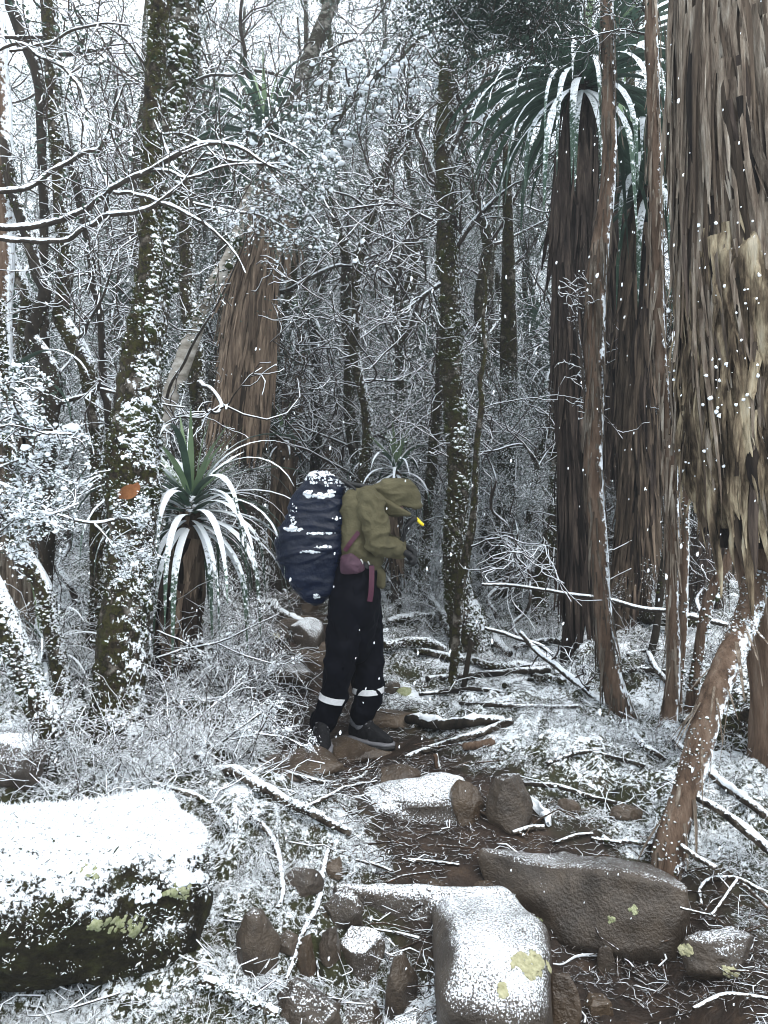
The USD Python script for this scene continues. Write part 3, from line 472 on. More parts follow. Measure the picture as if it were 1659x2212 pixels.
# the two branches reaching in from a tree beyond the left edge, near the lens
rng = np.random.default_rng(500)
def hanging_branch(name, label, lines, d, seed, leafy, lsize, blen, snowcap=True, leaf_mat='leaf', nchild=5, base_cat='branch', spray=0.05, snow=0):
    rng = np.random.default_rng(seed); q0 = P(lines[0][0][0], lines[0][0][1], d)
    t = thing(name, label, base_cat, q0); out, tips, cap, mains = [], [], MB(), []
    for ln in lines:
        c = pxline(ln, d); m = max(14, int(np.linalg.norm(np.diff(c[:, :3], axis=0), axis=1).sum() / 0.02)); s = spline(c, m)
        s[:, 1] += (meshkit.noise(np.c_[s[:, 0] * 1.5, np.full(m, seed), np.zeros(m)], 3) - .5) * 0.5
        s[:, :3] += (meshkit.noise(s[:, None, :3] * 14 + np.arange(3)[None, :, None] * 9.7, seed) - 0.5) * s[:, 3:4] * 1.6
        mains.append(s)
        if snowcap:
            r = s[:, 3] * (0.25 + 0.85 * meshkit.noise(s[:, :3] * 26, seed + 1)) + 0.0012
            cap.add(tube(s[:, :3] + np.array([.15, 0, 1]) * (s[:, 3:4] * 0.66), r, 8, .35, 80, .3, 200, seed=seed))
        for k in range(nchild):
            i = rng.integers(m // 5, m); dd = norm(s[min(i + 1, m - 1), :3] - s[i - 1, :3])
            grow(rng, s[i, :3], norm(dd + rng.normal(0, .75, 3)), blen * rng.uniform(.4, 1.1), max(s[i, 3] * .5, .003), 1, out, tips, .6, dens=1.2)
    for s in mains: part(t, 'limb', tube(s[:, :3], s[:, 3], 8, .2, 30, seed=seed), M['branch'])
    part(t, 'twigs', limbs_mesh(out, minr=.0022), M['twig'], kind='stuff')
    if snowcap: part(t, 'snow_cap', cap, M['snow'], kind='stuff')
    if leafy: part(t, 'foliage', leaves(tips, leafy, lsize, rng, spray, flat=.5), M[leaf_mat], kind='stuff')
    if snow and tips:
        q = []
        for tp in tips:
            k = rng.poisson(snow); q.append(tp[rng.integers(1, len(tp), k)] + rng.normal(0, spray * .75, (k, 3)))
        q = np.vstack(q); sz = lsize * .34 * rng.lognormal(0, .45, len(q))
        part(t, 'snow_clots', many(ICO[0], q + np.array([0, 0, 1]) * sz[:, None] * .7, np.stack([sz * 1.3, sz * 1.3, sz * .8], 1), rng, np.tile([0, 0, 1.], (len(q), 1)) + rng.normal(0, .3, (len(q), 3)), jitter=.2), M['snow'], kind='stuff')
    return t, tips
hanging_branch('snowy_branch', 'long twisting snow covered branch reaching in across the left side', [
    [(-80,470,15),(0,447,14),(83,423,14),(133,402,13),(187,383,13),(230,362,12),(310,355,11),(370,337,11),(427,318,10),(477,315,9),(523,323,8),(560,340,6),(600,352,4)],
    [(-80,490,12),(0,477,12),(43,470,12),(97,466,11),(123,448,11),(160,437,11),(193,425,11),(233,431,10),(300,441,10),(340,430,9),(393,403,8),(423,363,6),(447,333,4)],
    [(193,425,9),(197,367,8),(187,337,7),(167,290,7),(193,247,8)],
    [(-60,385,13),(0,357,12),(43,313,11),(87,287,10),(133,272,9),(170,272,8),(193,247,8),(213,203,7),(230,170,5),(247,140,4)],
    [(215,380,8),(260,391,8),(300,410,8),(340,430,8),(400,463,7),(467,507,6),(507,547,4),(530,590,3)],
    [(313,355,8),(367,370,7),(400,387,7),(433,384,6),(500,360,5),(553,347,4),(600,335,3)]], 2.9, 51, 5, .016, .42, nchild=3)
hanging_branch('snowy_branch', 'thin bare snow topped branch near the top left corner', [[(-60,95,7),(20,67,7),(67,100,8),(130,140,8),(173,193,8),(193,247,8)], [(0,85,5),(63,77,6),(107,77,6),(150,63,6),(200,67,5),(240,73,4),(300,95,3)]], 2.7, 52, 6, .018, .35)
hanging_branch('snowy_branch', 'fine forked twig hanging in front of the fat lichen covered trunk', [[(318,235,4),(336,267,6),(383,273,5),(433,300,4),(470,340,3)], [(336,267,5),(353,317,5),(370,350,4),(407,378,3)]], 3.2, 53, 4, .015, .3)
hanging_branch('snowy_branch', 'drooping leafy branch dusted with snow in front of the second grass tree', [[(420,300,7),(490,320,7),(560,330,6),(620,345,5),(680,400,4),(720,470,3)], [(400,410,6),(470,430,6),(540,440,5),(600,470,4),(640,500,3)], [(520,250,5),(580,270,5),(630,300,4),(680,345,3)], [(560,330,5),(610,370,4),(660,440,3),(700,500,3)]], 3.3, 54, 26, .012, .28, nchild=11, spray=.018, snow=4, leaf_mat='frost_leaf')
hanging_branch('snowy_branch', 'soft spray of snow laden foliage at the left edge', [[(-60,940,6),(20,930,6),(90,950,5),(160,950,4),(225,955,3)], [(-60,860,6),(0,865,6),(50,890,4),(100,880,3)], [(-60,1020,6),(30,1010,5),(90,1000,4),(150,1020,3)], [(-60,1060,6),(40,1075,6),(100,1090,5),(170,1110,4),(240,1090,3)], [(-60,1100,5),(20,1130,4),(80,1120,3)]], 2.15, 55, 30, .0085, .15, nchild=9, spray=.010, snow=6, leaf_mat='frost_leaf')
hanging_branch('snowy_branch', 'snow clad twig dangling across the thick leaning trunk', [[(-30,1030,6),(50,1055,6),(130,1110,6),(200,1130,6),(260,1120,5),(300,1140,3)], [(200,1130,5),(230,1170,4),(250,1210,3)]], 2.5, 56, 28, .0085, .15, nchild=7, spray=.011, snow=6, leaf_mat='frost_leaf')
hanging_branch('snowy_branch', 'dark hanging foliage at the top edge right of the middle', [[(900,-60,6),(960,-30,6),(1040,-20,6),(1130,-30,5)], [(940,-60,5),(970,10,4),(1000,60,3)], [(1000,-60,5),(1040,0,4),(1060,50,3)], [(1080,-60,5),(1110,0,4),(1130,40,3)], [(1230,-40,5),(1180,20,4),(1160,70,3)]], 3.6, 57, 26, .017, .28, leaf_mat='dark_leaf', nchild=14, snowcap=False, spray=.03)
hanging_branch('snowy_branch', 'fine dark leafed twigs between the two brown stringy trunks', [[(1395,98,6),(1370,100,5),(1330,95,4),(1300,100,4),(1240,105,3),(1200,98,2)], [(1395,98,5),(1385,60,4),(1350,30,3),(1330,0,2)], [(1270,100,3),(1240,70,3),(1220,50,2)]], 4.5, 58, 16, .016, .35, leaf_mat='dark_leaf', nchild=7, snowcap=False, spray=.03)

hanging_branch('snowy_branch', 'thin snow clad twig reaching towards the near boot', [[(471,1600,6),(520,1562,6),(573,1520,5)], [(517,1574,5),(568,1561,5),(594,1518,3)], [(568,1561,5),(610,1566,5),(640,1574,4),(684,1596,3)]], 3.75, 59, 16, .008, .12, nchild=5, snowcap=False, spray=.010, snow=6, leaf_mat='frost_leaf')
hanging_branch('snowy_branch', 'long snowy twig slanting in front of the low grass tree', [[(330,1425,6),(400,1405,6),(461,1393,5),(543,1357,4),(600,1330,3)], [(335,1366,5),(380,1385,5),(440,1420,4)], [(461,1393,4),(520,1420,4),(600,1440,3),(640,1425,3)]], 4.1, 60, 12, .009, .16, nchild=6, snowcap=False, spray=.012, snow=4, leaf_mat='frost_leaf')
# ---------------------------------------------------------------- grass trees with strap leaves and skirts of dead fronds
def strap(base, az, elev, L, w, droop, rng, seg=11, twist=0.0):
    d = np.array([math.cos(az) * math.cos(elev), math.sin(az) * math.cos(elev), math.sin(elev)])
    side = np.array([-math.sin(az), math.cos(az), 0.0])
    p = np.array(base, float); st = L / seg; P_ = []; e = elev
    for i in range(seg + 1):
        t = i / seg; P_.append(p.copy())
        e2 = e - droop * t ** 1.25
        e2 = max(e2, -1.5)
        p = p + st * np.array([math.cos(az) * math.cos(e2), math.sin(az) * math.cos(e2), math.sin(e2)])
    P_ = np.array(P_); T = norm(np.gradient(P_, axis=0)); S = norm(side + 0 * T); U = np.cross(S, T); U = U * np.where((U[:, 2:3] < 0) & (T[:, 2:3] > -0.9), 1, 1)
    t = np.linspace(0, 1, seg + 1); ww = w * np.minimum(1, (1 - t) * 1.6) ** 0.8 * (0.75 + 0.25 * np.minimum(t * 6, 1)) * 0.5 + 0.0012
    tw = twist * t
    Sx = S * np.cos(tw)[:, None] + U * np.sin(tw)[:, None]; Ux = np.cross(Sx, T)
    fold = 0.28 * (1 - 0.6 * t)
    v = np.stack([P_ - Sx * ww[:, None] - Ux * (ww * fold)[:, None] * -1, P_, P_ + Sx * ww[:, None] + Ux * (ww * fold)[:, None]], 1).reshape(-1, 3)
    i = np.arange(seg)[:, None] * 3 + np.array([0, 1])[None]; i = i.ravel()
    return v, np.vstack([np.stack([i, i + 1, i + 4], 1), np.stack([i, i + 4, i + 3], 1)])
def hang_strip(p0, out, axis_dir, L, w, rng, seg=5, flare=0.06, wav=0.012, tip=0.25, t0=.75):
    """one dead frond lying down a trunk: p0 its upper end, out the direction away from the trunk"""
    t = np.linspace(0, 1, seg + 1)
    side = norm(np.cross(axis_dir, out)); a = rng.normal(0, 1, 3)
    c = p0 + t[:, None] * axis_dir * L + out * (flare * (t ** 1.5) + wav * np.sin(t * 5 + a[0]))[:, None] + side * (rng.normal(0, 0.05) * L * t + wav * np.sin(t * 4 + a[1]))[:, None]
    ww = w * 0.5 * (np.where(t < t0, 1, 1 - (t - t0) / (1 - t0) * (1 - tip))) * (0.9 + 0.2 * rng.random(seg + 1))
    tw = rng.normal(0, 0.45) * t + rng.normal(0, .25)
    sd = side * np.cos(tw)[:, None] + out * np.sin(tw)[:, None]
    sk = rng.normal(0, .5, seg + 1) * w * 0.25
    v = np.stack([c - sd * ww[:, None] + axis_dir * sk[:, None] * (t[:, None] > .9), c + out * w * 0.22, c + sd * ww[:, None] - axis_dir * sk[:, None] * (t[:, None] > .9)], 1).reshape(-1, 3)
    i = (np.arange(seg)[:, None] * 3 + np.array([0, 1])[None]).ravel()
    return v, np.vstack([np.stack([i, i + 1, i + 4], 1), np.stack([i, i + 4, i + 3], 1)])
def skirt(parent, axis, nparts, nstuff, L, w, rng, mat, flare=0.05, name='dead_frond', front=0.75, rag=0.3, top=0.0, bottom=1.0):
    """dead fronds hung down a trunk axis (rows xyz + radius, from top to foot), nearest 300 as parts, the rest joined"""
    n = nparts + nstuff
    t = np.sort(rng.uniform(top, bottom, n)); k = t * (len(axis) - 1); i = np.minimum(k.astype(int), len(axis) - 2); f = (k - i)[:, None]
    c = axis[i] * (1 - f) + axis[i + 1] * f; ad = norm(axis[i + 1, :3] - axis[i, :3])
    az = np.where(rng.random(n) < front, rng.normal(-np.pi / 2, 0.75, n), rng.uniform(0, 2 * np.pi, n))
    strips = []
    for j in range(n):
        o = np.array([math.cos(az[j]), math.sin(az[j]), 0.0]); o = norm(o - ad[j] * (o @ ad[j]))
        Lj = L * rng.uniform(0.55, 1.3)
        p0 = c[j, :3] + o * c[j, 3] * rng.uniform(0.88, 1.06)
        end = p0 + ad[j] * Lj
        strips.append(hang_strip(p0, o, ad[j], Lj, w * rng.uniform(0.5, 1.5), rng, flare=flare * rng.random() ** 1.5 * 1.6, seg=4 if nstuff > 500 else 5))
    order = np.argsort(az * 0 + np.abs(((az + np.pi / 2 + np.pi) % (2 * np.pi)) - np.pi) + rng.random(n) * .4)
    mats = mat if isinstance(mat, (list, tuple)) else [mat]
    for q, j in enumerate(order[:nparts]): part(parent, name, strips[j], M[mats[q % len(mats)]])
    if nstuff:
        mb = MB()
        for j in order[nparts:]: mb.add(strips[j])
        part(parent, name + 's_behind', mb, M[mats[0]], kind='stuff')
def grass_tree(name, label, crown, d, L, nleaf, w, axis_px, seed, skirt_n=(120, 300), skirt_L=0.7, skirt_w=0.03, mat='dead', stem_px=None, young=14, flare=.05, group=None, droop=1.9, elev=None, old=0.25):
    rng = np.random.default_rng(seed)
    cc = P(crown[0], crown[1], d)
    ax = pxline(axis_px, d); axs = spline(ax, 40)
    foot = axs[-1] if stem_px is None else pxline(stem_px, d)[-1]
    g0 = gz(foot[0], foot[1])
    t = thing(name, label, 'grass tree', (foot[0], foot[1], g0), group=group)
    core = axs.copy(); core[:, 3] *= 0.86
    stem = core if stem_px is None else np.vstack([core, spline(pxline(stem_px, d), 14)])
    if stem[-1, 2] > g0 - 0.05: stem = np.vstack([stem, np.r_[stem[-1, :2], g0 - 0.1, stem[-1, 3] * 1.1]])
    part(t, 'trunk', tube(stem[:, :3], stem[:, 3], 20, .12, 10, .12, 30, seed, stretch=.15), M['dead_dark' if 'dark' in mat else 'dark_bark'])
    if sum(skirt_n): skirt(t, axs, skirt_n[0], skirt_n[1], skirt_L, skirt_w, rng, mat, flare=flare, bottom=max(0.3, 1 - 0.55 * skirt_L / max(np.linalg.norm(axs[0, :3] - axs[-1, :3]), .1)))
    for k in range(nleaf):
        f = k / nleaf; az = k * 2.399963 + rng.normal(0, .25)
        if k < young: e, dr, ll, m = 1.5 - 0.9 * k / young + rng.normal(0, .06), rng.uniform(.1, .7), L * rng.uniform(.4, .68), 'frond_young'
        else:
            g = (k - young) / max(nleaf - young, 1); e, dr, ll, m = 0.95 - 1.35 * g + rng.normal(0, .16), rng.uniform(droop * .75, droop * 1.2), L * rng.uniform(.8, 1.2), 'frond'
        b = cc + np.array([math.cos(az), math.sin(az), 0]) * 0.03 + np.array([0, 0, 0.10 - 0.22 * f])
        part(t, 'leaf', strap(b, az, e, ll, w * rng.uniform(.8, 1.15), dr, rng, twist=rng.normal(0, .35)), M[m])
    return t
grass_tree('grass_tree', 'tall grass tree with a snowy crown right of the middle', (1258,165), 5.6, 1.32, 150, .055, [(1255,180,40),(1250,250,70),(1245,350,84),(1240,450,80),(1240,553,76),(1240,800,74),(1247,1000,72),(1249,1106,70),(1252,1200,68),(1254,1310,56)], 61, (260, 500), .75, .035, 'dead_dark', [(1250,1320,44),(1238,1380,44),(1234,1450,52)], young=20, flare=.04, droop=1.75)
grass_tree('grass_tree', 'grass tree with a shaggy reddish trunk left of the leaning pale trunk', (573,300), 7.6, 1.05, 120, .045, [(574,290,40),(585,360,60),(590,430,84),(572,500,96),(560,553,102),(550,650,106),(540,750,112),(525,850,112),(508,920,100)], 62, (260, 600), .8, .036, 'dead', [(512,900,70),(520,1000,64),(530,1250,70)], young=14, droop=2.0)
grass_tree('grass_tree', 'low grass tree with long drooping leaves beside the thick mossy trunk', (412,1092), 4.6, .88, 95, .038, [(412,1100,30),(408,1140,64),(398,1200,80),(390,1280,92),(384,1350,96),(380,1400,92)], 63, (110, 120), .55, .045, ('dead', 'dead_dark'), None, young=14, flare=.03, droop=2.35)
grass_tree('grass_tree', 'grass tree with pale young leaves just behind the hood', (856,1008), 7.6, .62, 55, .034, [(856,1015,14),(856,1050,22),(856,1150,26),(856,1230,26)], 64, (30, 20), .3, .03, 'dead', None, young=16, droop=2.0)
grass_tree('grass_tree', 'half hidden grass tree behind the slim stringy trunk', (1402,395), 6.4, 1.2, 100, .055, [(1402,400,30),(1395,450,70),(1388,553,80),(1388,650,84),(1386,800,84),(1384,950,82),(1378,1106,78),(1362,1220,60),(1345,1290,40),(1327,1340,16)], 65, (220, 420), .75, .035, ('dead', 'dead_dark'), [(1375,1150,40),(1385,1250,36),(1392,1420,40)], young=10, droop=2.2)
grass_tree('grass_tree', 'dark shaggy column behind the big grass tree', (1330,330), 7.4, .9, 40, .05, [(1330,340,40),(1328,450,64),(1326,600,66),(1324,800,62),(1323,1000,52),(1322,1200,44)], 66, (120, 300), .75, .035, 'dead_dark', [(1322,1220,30),(1322,1400,34)], young=6, droop=2.2)
grass_tree('grass_tree', 'dark shaggy trunk between the leaning stem and the giant shaggy trunk', (1535,700), 7.2, .8, 20, .05, [(1535,720,50),(1534,850,62),(1533,1000,64),(1531,1150,66),(1526,1300,58)], 67, (120, 260), .7, .035, 'dead_dark', [(1526,1300,50),(1520,1460,56)], young=4, droop=2.2)
grass_tree('grass_tree', 'shaggy light brown trunk at the left edge below the snowy spray', (12,840), 4.4, .6, 10, .05, [(14,850,60),(16,950,66),(20,1050,72),(22,1150,76),(20,1270,66)], 68, (110, 160), .55, .045, 'dead_pale', [(24,1280,36),(30,1420,44)], young=0, droop=2.2)
grass_tree('grass_tree', 'small grass tree in the gap above the backpack', (645,693), 10.5, .75, 50, .05, [(645,700,30),(640,760,52),(630,830,58),(622,900,60),(612,1000,62)], 69, (90, 160), .7, .04, 'dead', [(612,1000,50),(606,1200,50)], young=8, droop=2.3)
grass_tree('grass_tree', 'small shaggy column left of the backpack top', (612,940), 8.6, .45, 30, .04, [(612,945,36),(610,1000,56),(606,1060,60),(604,1130,60)], 70, (110, 120), .45, .035, 'dead', [(604,1130,46),(602,1230,50)], young=4, droop=2.3)
grass_tree('grass_tree', 'low tufted grass tree at the right of the hiker between dark trunks', (955,1195), 8.6, .5, 60, .024, [(955,1200,10),(955,1230,14),(955,1290,16)], 71, (0, 0), .3, .03, 'dead', None, young=8, droop=2.5)
grass_tree('grass_tree', 'low bushy tuft of snow edged straps at the left edge', (95,1400), 4.3, .42, 40, .02, [(95,1405,8),(95,1425,10),(95,1470,12)], 72, (0, 0), .3, .03, 'dead', None, young=5, droop=2.1)

# the giant shaggy trunk on the right
rng = np.random.default_rng(80); GD = 3.5
gax = spline(pxline([(1586,-90,270),(1594,80,278),(1606,250,288),(1618,400,300),(1628,520,304),(1632,600,316),(1634,700,318),(1636,820,312),(1640,930,300),(1644,1030,286),(1648,1110,262),(1650,1180,220)], GD), 60)
stem = spline(pxline([(1640,1000,150),(1640,1120,120),(1642,1200,100),(1652,1300,86),(1662,1420,84),(1668,1560,92),(1668,1760,110)], GD), 40)
gt = thing('grass_tree', 'giant shaggy trunk hung with weathered strips of dead fronds on the right', 'grass tree', (stem[-1, 0], stem[-1, 1], gz(stem[-1, 0], stem[-1, 1])))
part(gt, 'trunk', tube(np.vstack([stem[::-1], np.r_[0, 0, 0, 0][None]])[:-1, :3], stem[::-1, 3], 26, .12, 8, .12, 30, 80, stretch=.2), M['string_bark'])
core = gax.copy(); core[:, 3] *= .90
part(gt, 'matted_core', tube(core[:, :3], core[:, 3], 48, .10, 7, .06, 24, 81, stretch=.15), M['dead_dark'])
def strips_on(n, z0, z1, L, w, flare, seed, mats, name='dead_frond', rr=(0.93, 1.04), parts=True, seg=7):
    rng = np.random.default_rng(seed); mb = MB()
    for k in range(n):
        t = rng.uniform(z0, z1); i = min(int(t * 59), 58); c = gax[i]; ad = norm(gax[i + 1, :3] - gax[i, :3])
        az = rng.normal(-np.pi / 2 - .3, .85); o = np.array([math.cos(az), math.sin(az), 0]); o = norm(o - ad * (o @ ad))
        ad2 = norm(ad + np.array([0.10 * math.sin(az * 3 + t * 4), 0, 0]) * .6 + rng.normal(0, .03, 3))
        s = hang_strip(c[:3] + o * c[3] * rng.uniform(*rr), o, ad2, L * rng.uniform(.5, 1.3), w * min(rng.lognormal(0, .4), 1.8), rng, seg=seg, flare=flare * rng.random() ** 2, wav=.010, tip=rng.uniform(.03, .35), t0=rng.uniform(.3, .8))
        if parts: part(gt, name, s, M[mats[k % len(mats)]])
        else: mb.add(s)
    if not parts: part(gt, name, mb, M[mats[0]], kind='stuff')
strips_on(190, 0.0, .50, .95, .030, .05, 82, ['dead_pale', 'dead_pale', 'dead', 'dead_pale', 'dead_dark'], rr=(.93, 1.08), seg=9)
strips_on(600, 0.0, .66, .8, .028, .03, 83, ['dead'], 'dead_fronds_behind', (.88, .96), False, 6)
strips_on(300, 0.0, .62, .7, .018, .05, 87, ['dead_pale'], 'thin_shreds', (.96, 1.05), False, 6)
lo = gax[26:58].copy(); lo[:, 3] *= .97
part(gt, 'matted_lower_skirt', tube(spline(lo, 90)[:, :3], spline(lo, 90)[:, 3] * np.r_[np.linspace(.8, 1, 15), np.ones(60), np.linspace(1, .82, 15)], 90, .16, 5, .14, 22, 88, stretch=.14), M['tan'])
strips_on(80, .46, .86, .42, .036, .05, 84, ['tan', 'tan', 'dead_pale'], rr=(.94, 1.06), seg=7)
strips_on(420, .46, .92, .3, .022, .04, 85, ['tan'], 'torn_shreds', (.95, 1.06), False, 5)
strips_on(46, .80, .97, .40, .04, .07, 86, ['tan', 'dead_dark', 'dead', 'tan'], rr=(.75, 1.05))
sp = tube(gax[25:52, :3], gax[25:52, 3] * 1.04, 40)
k = surface_points(sp, 9000, rng); sel = (meshkit.fbm(k[0] * 7, 3, 5) > .56) & (k[1][:, 1] < .3) & ((k[0][:, 0] > P(1585, 0, GD)[0]) | (rng.random(9000) < .12))
pp, nn = k[0][sel], k[1][sel]
part(gt, 'snow_clumps', many(ICO[0], pp + nn * .03, np.clip(.0055 * rng.lognormal(0, .5, len(pp)), .002, .014), rng, nn, jitter=.2), M['snow'], kind='stuff')
# ---------------------------------------------------------------- stones, boulders
MAN = manifold3d.Manifold
def man_arrays(m):
    q = m.to_mesh(); return np.array(q.vert_properties[:, :3], float), np.array(q.tri_verts, int)
def hullof(spheres, sub=1):
    pts = np.vstack([ICO[sub][0] * r + c for c, r in spheres]); return MAN.hull_points(pts.astype(np.float32))
def finish(m, edge, seed, a1=.03, s1=4, a2=.01, s2=14, smooth=4, zk=1.0):
    if hasattr(m, 'to_mesh'): m = m.refine_to_length(edge); v, f = man_arrays(m)
    else: v, f = m
    tm = trimesh.Trimesh(v, f, process=True)
    if smooth: trimesh.smoothing.filter_taubin(tm, iterations=smooth)
    n = np.array(tm.vertex_normals); v = np.array(tm.vertices)
    k = np.array([1, 1, zk])
    v = v + n * ((meshkit.fbm(v * s1 * k, 3, seed) - .5) * 2 * a1 + (meshkit.fbm(v * s2 * k, 3, seed + 5) - .5) * 2 * a2)[:, None]
    return v, np.array(tm.faces)
def boulder(c, axes, seed, cuts=9, rough=.05, sub=4, rz=0.0, boxy=.75, tilt=0.0):
    rng = np.random.default_rng(seed); v, f = ICO[sub]; v = np.sign(v) * np.abs(v) ** boxy
    for k in range(cuts):
        n = norm(rng.normal(0, 1, 3)); o = rng.uniform(.68, .95); e = v @ n - o; v = v - np.where(e > 0, e * .92, 0)[:, None] * n
    nn = norm(v); v = v * (1 + (meshkit.fbm(nn * 2.2 + seed, 3, seed) - .5) * rough * 4 + (meshkit.fbm(nn * 8 + seed, 3, seed + 3) - .5) * rough)[:, None]
    v = v * np.asarray(axes)
    ct, st = math.cos(tilt), math.sin(tilt); v = v @ np.array([[ct, 0, st], [0, 1, 0], [-st, 0, ct]])
    cr, sr = math.cos(rz), math.sin(rz); v = v @ np.array([[cr, sr, 0], [-sr, cr, 0], [0, 0, 1]])
    return v + np.asarray(c), f
def stone(label, u, v, w, h, d, seed, mat='rock', dep=1.0, cuts=14, rough=.07, tilt=0.0, rz=None, boxy=.62, lichen=None, name='stone', group=None, sub=4):
    dg = gdepth(u, v + h * .30); d = dg if dg else d
    W, H = px(w, d) / 2, px(h, d) / 2
    c = P(u, v, d + W * dep * .5)
    vf = boulder(c, (W * 1.15, W * dep, H * 1.3), seed, cuts, rough, sub, (seed % 7 - 3) * .12 if rz is None else rz, boxy, tilt)
    if lichen is None: return solo(name, vf, M[mat], label, 'stone' if name == 'stone' else 'boulder', group)
    t = thing(name, label, 'boulder', (c[0], c[1], c[2] - H), group=group); part(t, 'rock', vf, M[mat]); patch(t, vf, lichen, seed); return t
def front_points(vf, cand):
    return cand
def patch(t, vf, spots, seed, mat='lichen', size=.006, nm='lichen'):
    """lichen or snow in spots (u, v, ru, rv, count) on the near side of a surface"""
    rng = np.random.default_rng(seed); v, f = vf; p, nn = surface_points(vf, 60000, rng)
    uu = CU + p[:, 0] / p[:, 1] * FPX; vv = CV - (p[:, 2] - CZ) / p[:, 1] * FPX
    see = (nn * (np.array([0, 0, CZ]) - p)).sum(1) > 0
    for (u, vq, ru, rv, n) in spots:
        r = np.hypot((uu - u) / ru, (vv - vq) / rv) + (meshkit.fbm(p * 45, 3, seed) - .5) * 1.6
        i = np.nonzero(see & (r < 1))[0]
        if len(i) == 0: continue
        i = rng.permutation(i)[:n]; s = size * rng.lognormal(0, .45, len(i))
        part(t, nm, many(ICO[1], p[i] + nn[i] * .001, np.stack([s, s, s * .35], 1), rng, nn[i], jitter=.2), M[mat], kind='stuff')

# big sculpted boulder in the bottom middle
d0 = 2.55
m1 = hullof([(P(960, 1952, 2.86), .05), (P(975, 2020, 2.60), .04), (P(1075, 1960, 2.90), .07), (P(1135, 2035, 2.66), .09), (P(1128, 2115, 2.42), .09), (P(1010, 2080, 2.36), .06), (P(1000, 2160, 2.30), .07), (P(1110, 2190, 2.30), .10), (P(1000, 2290, 2.45), .10), (P(1120, 2290, 2.45), .10)], 2)
m2 = hullof([(P(735, 1926, 2.86), .030), (P(860, 1938, 2.84), .036), (P(1000, 1946, 2.84), .05), (P(1080, 1956, 2.86), .06), (P(740, 1990, 3.0), .05), (P(1040, 2040, 2.95), .06), (P(900, 1985, 2.86), .04), (P(955, 2030, 2.80), .04)], 2)
vf = finish(m1 + m2, .018, 301, .020, 4, .007, 16, 14)
t = thing('boulder', 'big smooth snow speckled boulder with yellow lichen at the bottom middle', 'boulder', P(1080, 2212, 2.55)); part(t, 'rock', vf, M['rock_snow'])
patch(t, vf, [(1140, 2082, 34, 22, 240), (1152, 2100, 20, 14, 120), (1088, 2140, 9, 20, 110)], 302, size=.005)
# long step of rock on the right
m1 = hullof([(P(1052, 1890, 2.99), .015), (P(1100, 1990, 2.93), .03), (P(1045, 1846, 3.0), .012), (P(1120, 1866, 2.93), .014), (P(1270, 1888, 2.84), .016), (P(1390, 1908, 2.78), .018), (P(1480, 1930, 2.74), .03), (P(1090, 1840, 3.25), .02), (P(1400, 1860, 3.2), .03), (P(1120, 1960, 2.93), .03), (P(1240, 2030, 2.78), .03), (P(1440, 2040, 2.72), .04), (P(1220, 2090, 2.85), .03), (P(1470, 2090, 2.78), .04)], 2)
vf = finish(m1, .02, 303, .035, 3.5, .016, 11, 5)
t = thing('boulder', 'long brown rock step with a dark wet front at the right', 'boulder', P(1260, 2050, 2.8)); part(t, 'rock', vf, M['rock'])
patch(t, vf, [(1370, 1965, 10, 8, 20), (1160, 1990, 12, 6, 20), (1320, 1988, 8, 6, 14)], 304, 'lichen_green', .004)
# mossy block on the left
m1 = hullof([(P(440, 1800, 2.72), .025), (P(340, 1735, 3.15), .03), (P(250, 1760, 3.1), .03), (P(0, 1775, 3.0), .05), (P(-180, 1800, 2.9), .06), (P(405, 1862, 2.46), .03), (P(370, 1905, 2.44), .08), (P(200, 1915, 2.36), .15), (P(0, 1905, 2.32), .17), (P(-180, 1905, 2.32), .17), (P(420, 1935, 2.55), .04), (P(370, 2040, 2.42), .05), (P(180, 2075, 2.36), .06), (P(-180, 2085, 2.36), .06), (P(430, 2050, 2.7), .05)], 2)
M['block'] = snowy('mossy_block', [(0.3, (0.008, 0.007, 0.005)), (0.5, (0.02, 0.017, 0.010)), (0.65, (0.034, 0.034, 0.014)), (0.8, (0.06, 0.058, 0.026))], 16, thr=0.50, soft=.2, amp=1.1, sscale=70, sdir=(0.05, -0.1, .99), bump=1.0, bscale=70, big=.12)
vf = finish(m1, .018, 305, .060, 3.2, .020, 15, 3)
t = thing('boulder', 'massive mossy block capped with snow at the lower left', 'boulder', P(150, 2090, 2.5)); part(t, 'rock', vf, M['block'])
rng = np.random.default_rng(306); p, nn = surface_points(vf, 26000, rng); k = (nn[:, 2] > -.3) & ((meshkit.noise(p * 9, 4) > .42) | (nn[:, 2] > .5)); p, nn = p[k], nn[k]
SPIKE = (np.vstack([[[math.cos(a) * .16, math.sin(a) * .16, 0] for a in (0, 2.1, 4.2)], [[.1, .1, 1.0]]]), np.array([[0, 1, 3], [1, 2, 3], [2, 0, 3]]))
part(t, 'moss', many(SPIKE, p, .011 * rng.lognormal(0, .4, len(p)), rng, nn + rng.normal(0, .7, nn.shape)), M['moss_snow'], kind='stuff')
patch(t, vf, [(395, 1895, 50, 12, 160), (320, 1930, 30, 20, 80), (160, 1880, 60, 12, 60)], 307, 'snow', .005, 'snow_clumps')
patch(t, vf, [(390, 1920, 26, 24, 60), (190, 1885, 20, 14, 30), (250, 1998, 60, 20, 90)], 308, 'lichen_green', .004)
stone('snow capped boulder half cut by the left edge above the mossy block', 15, 1655, 150, 120, 3.1, 310, 'rock_snow', name='boulder', boxy=.9)
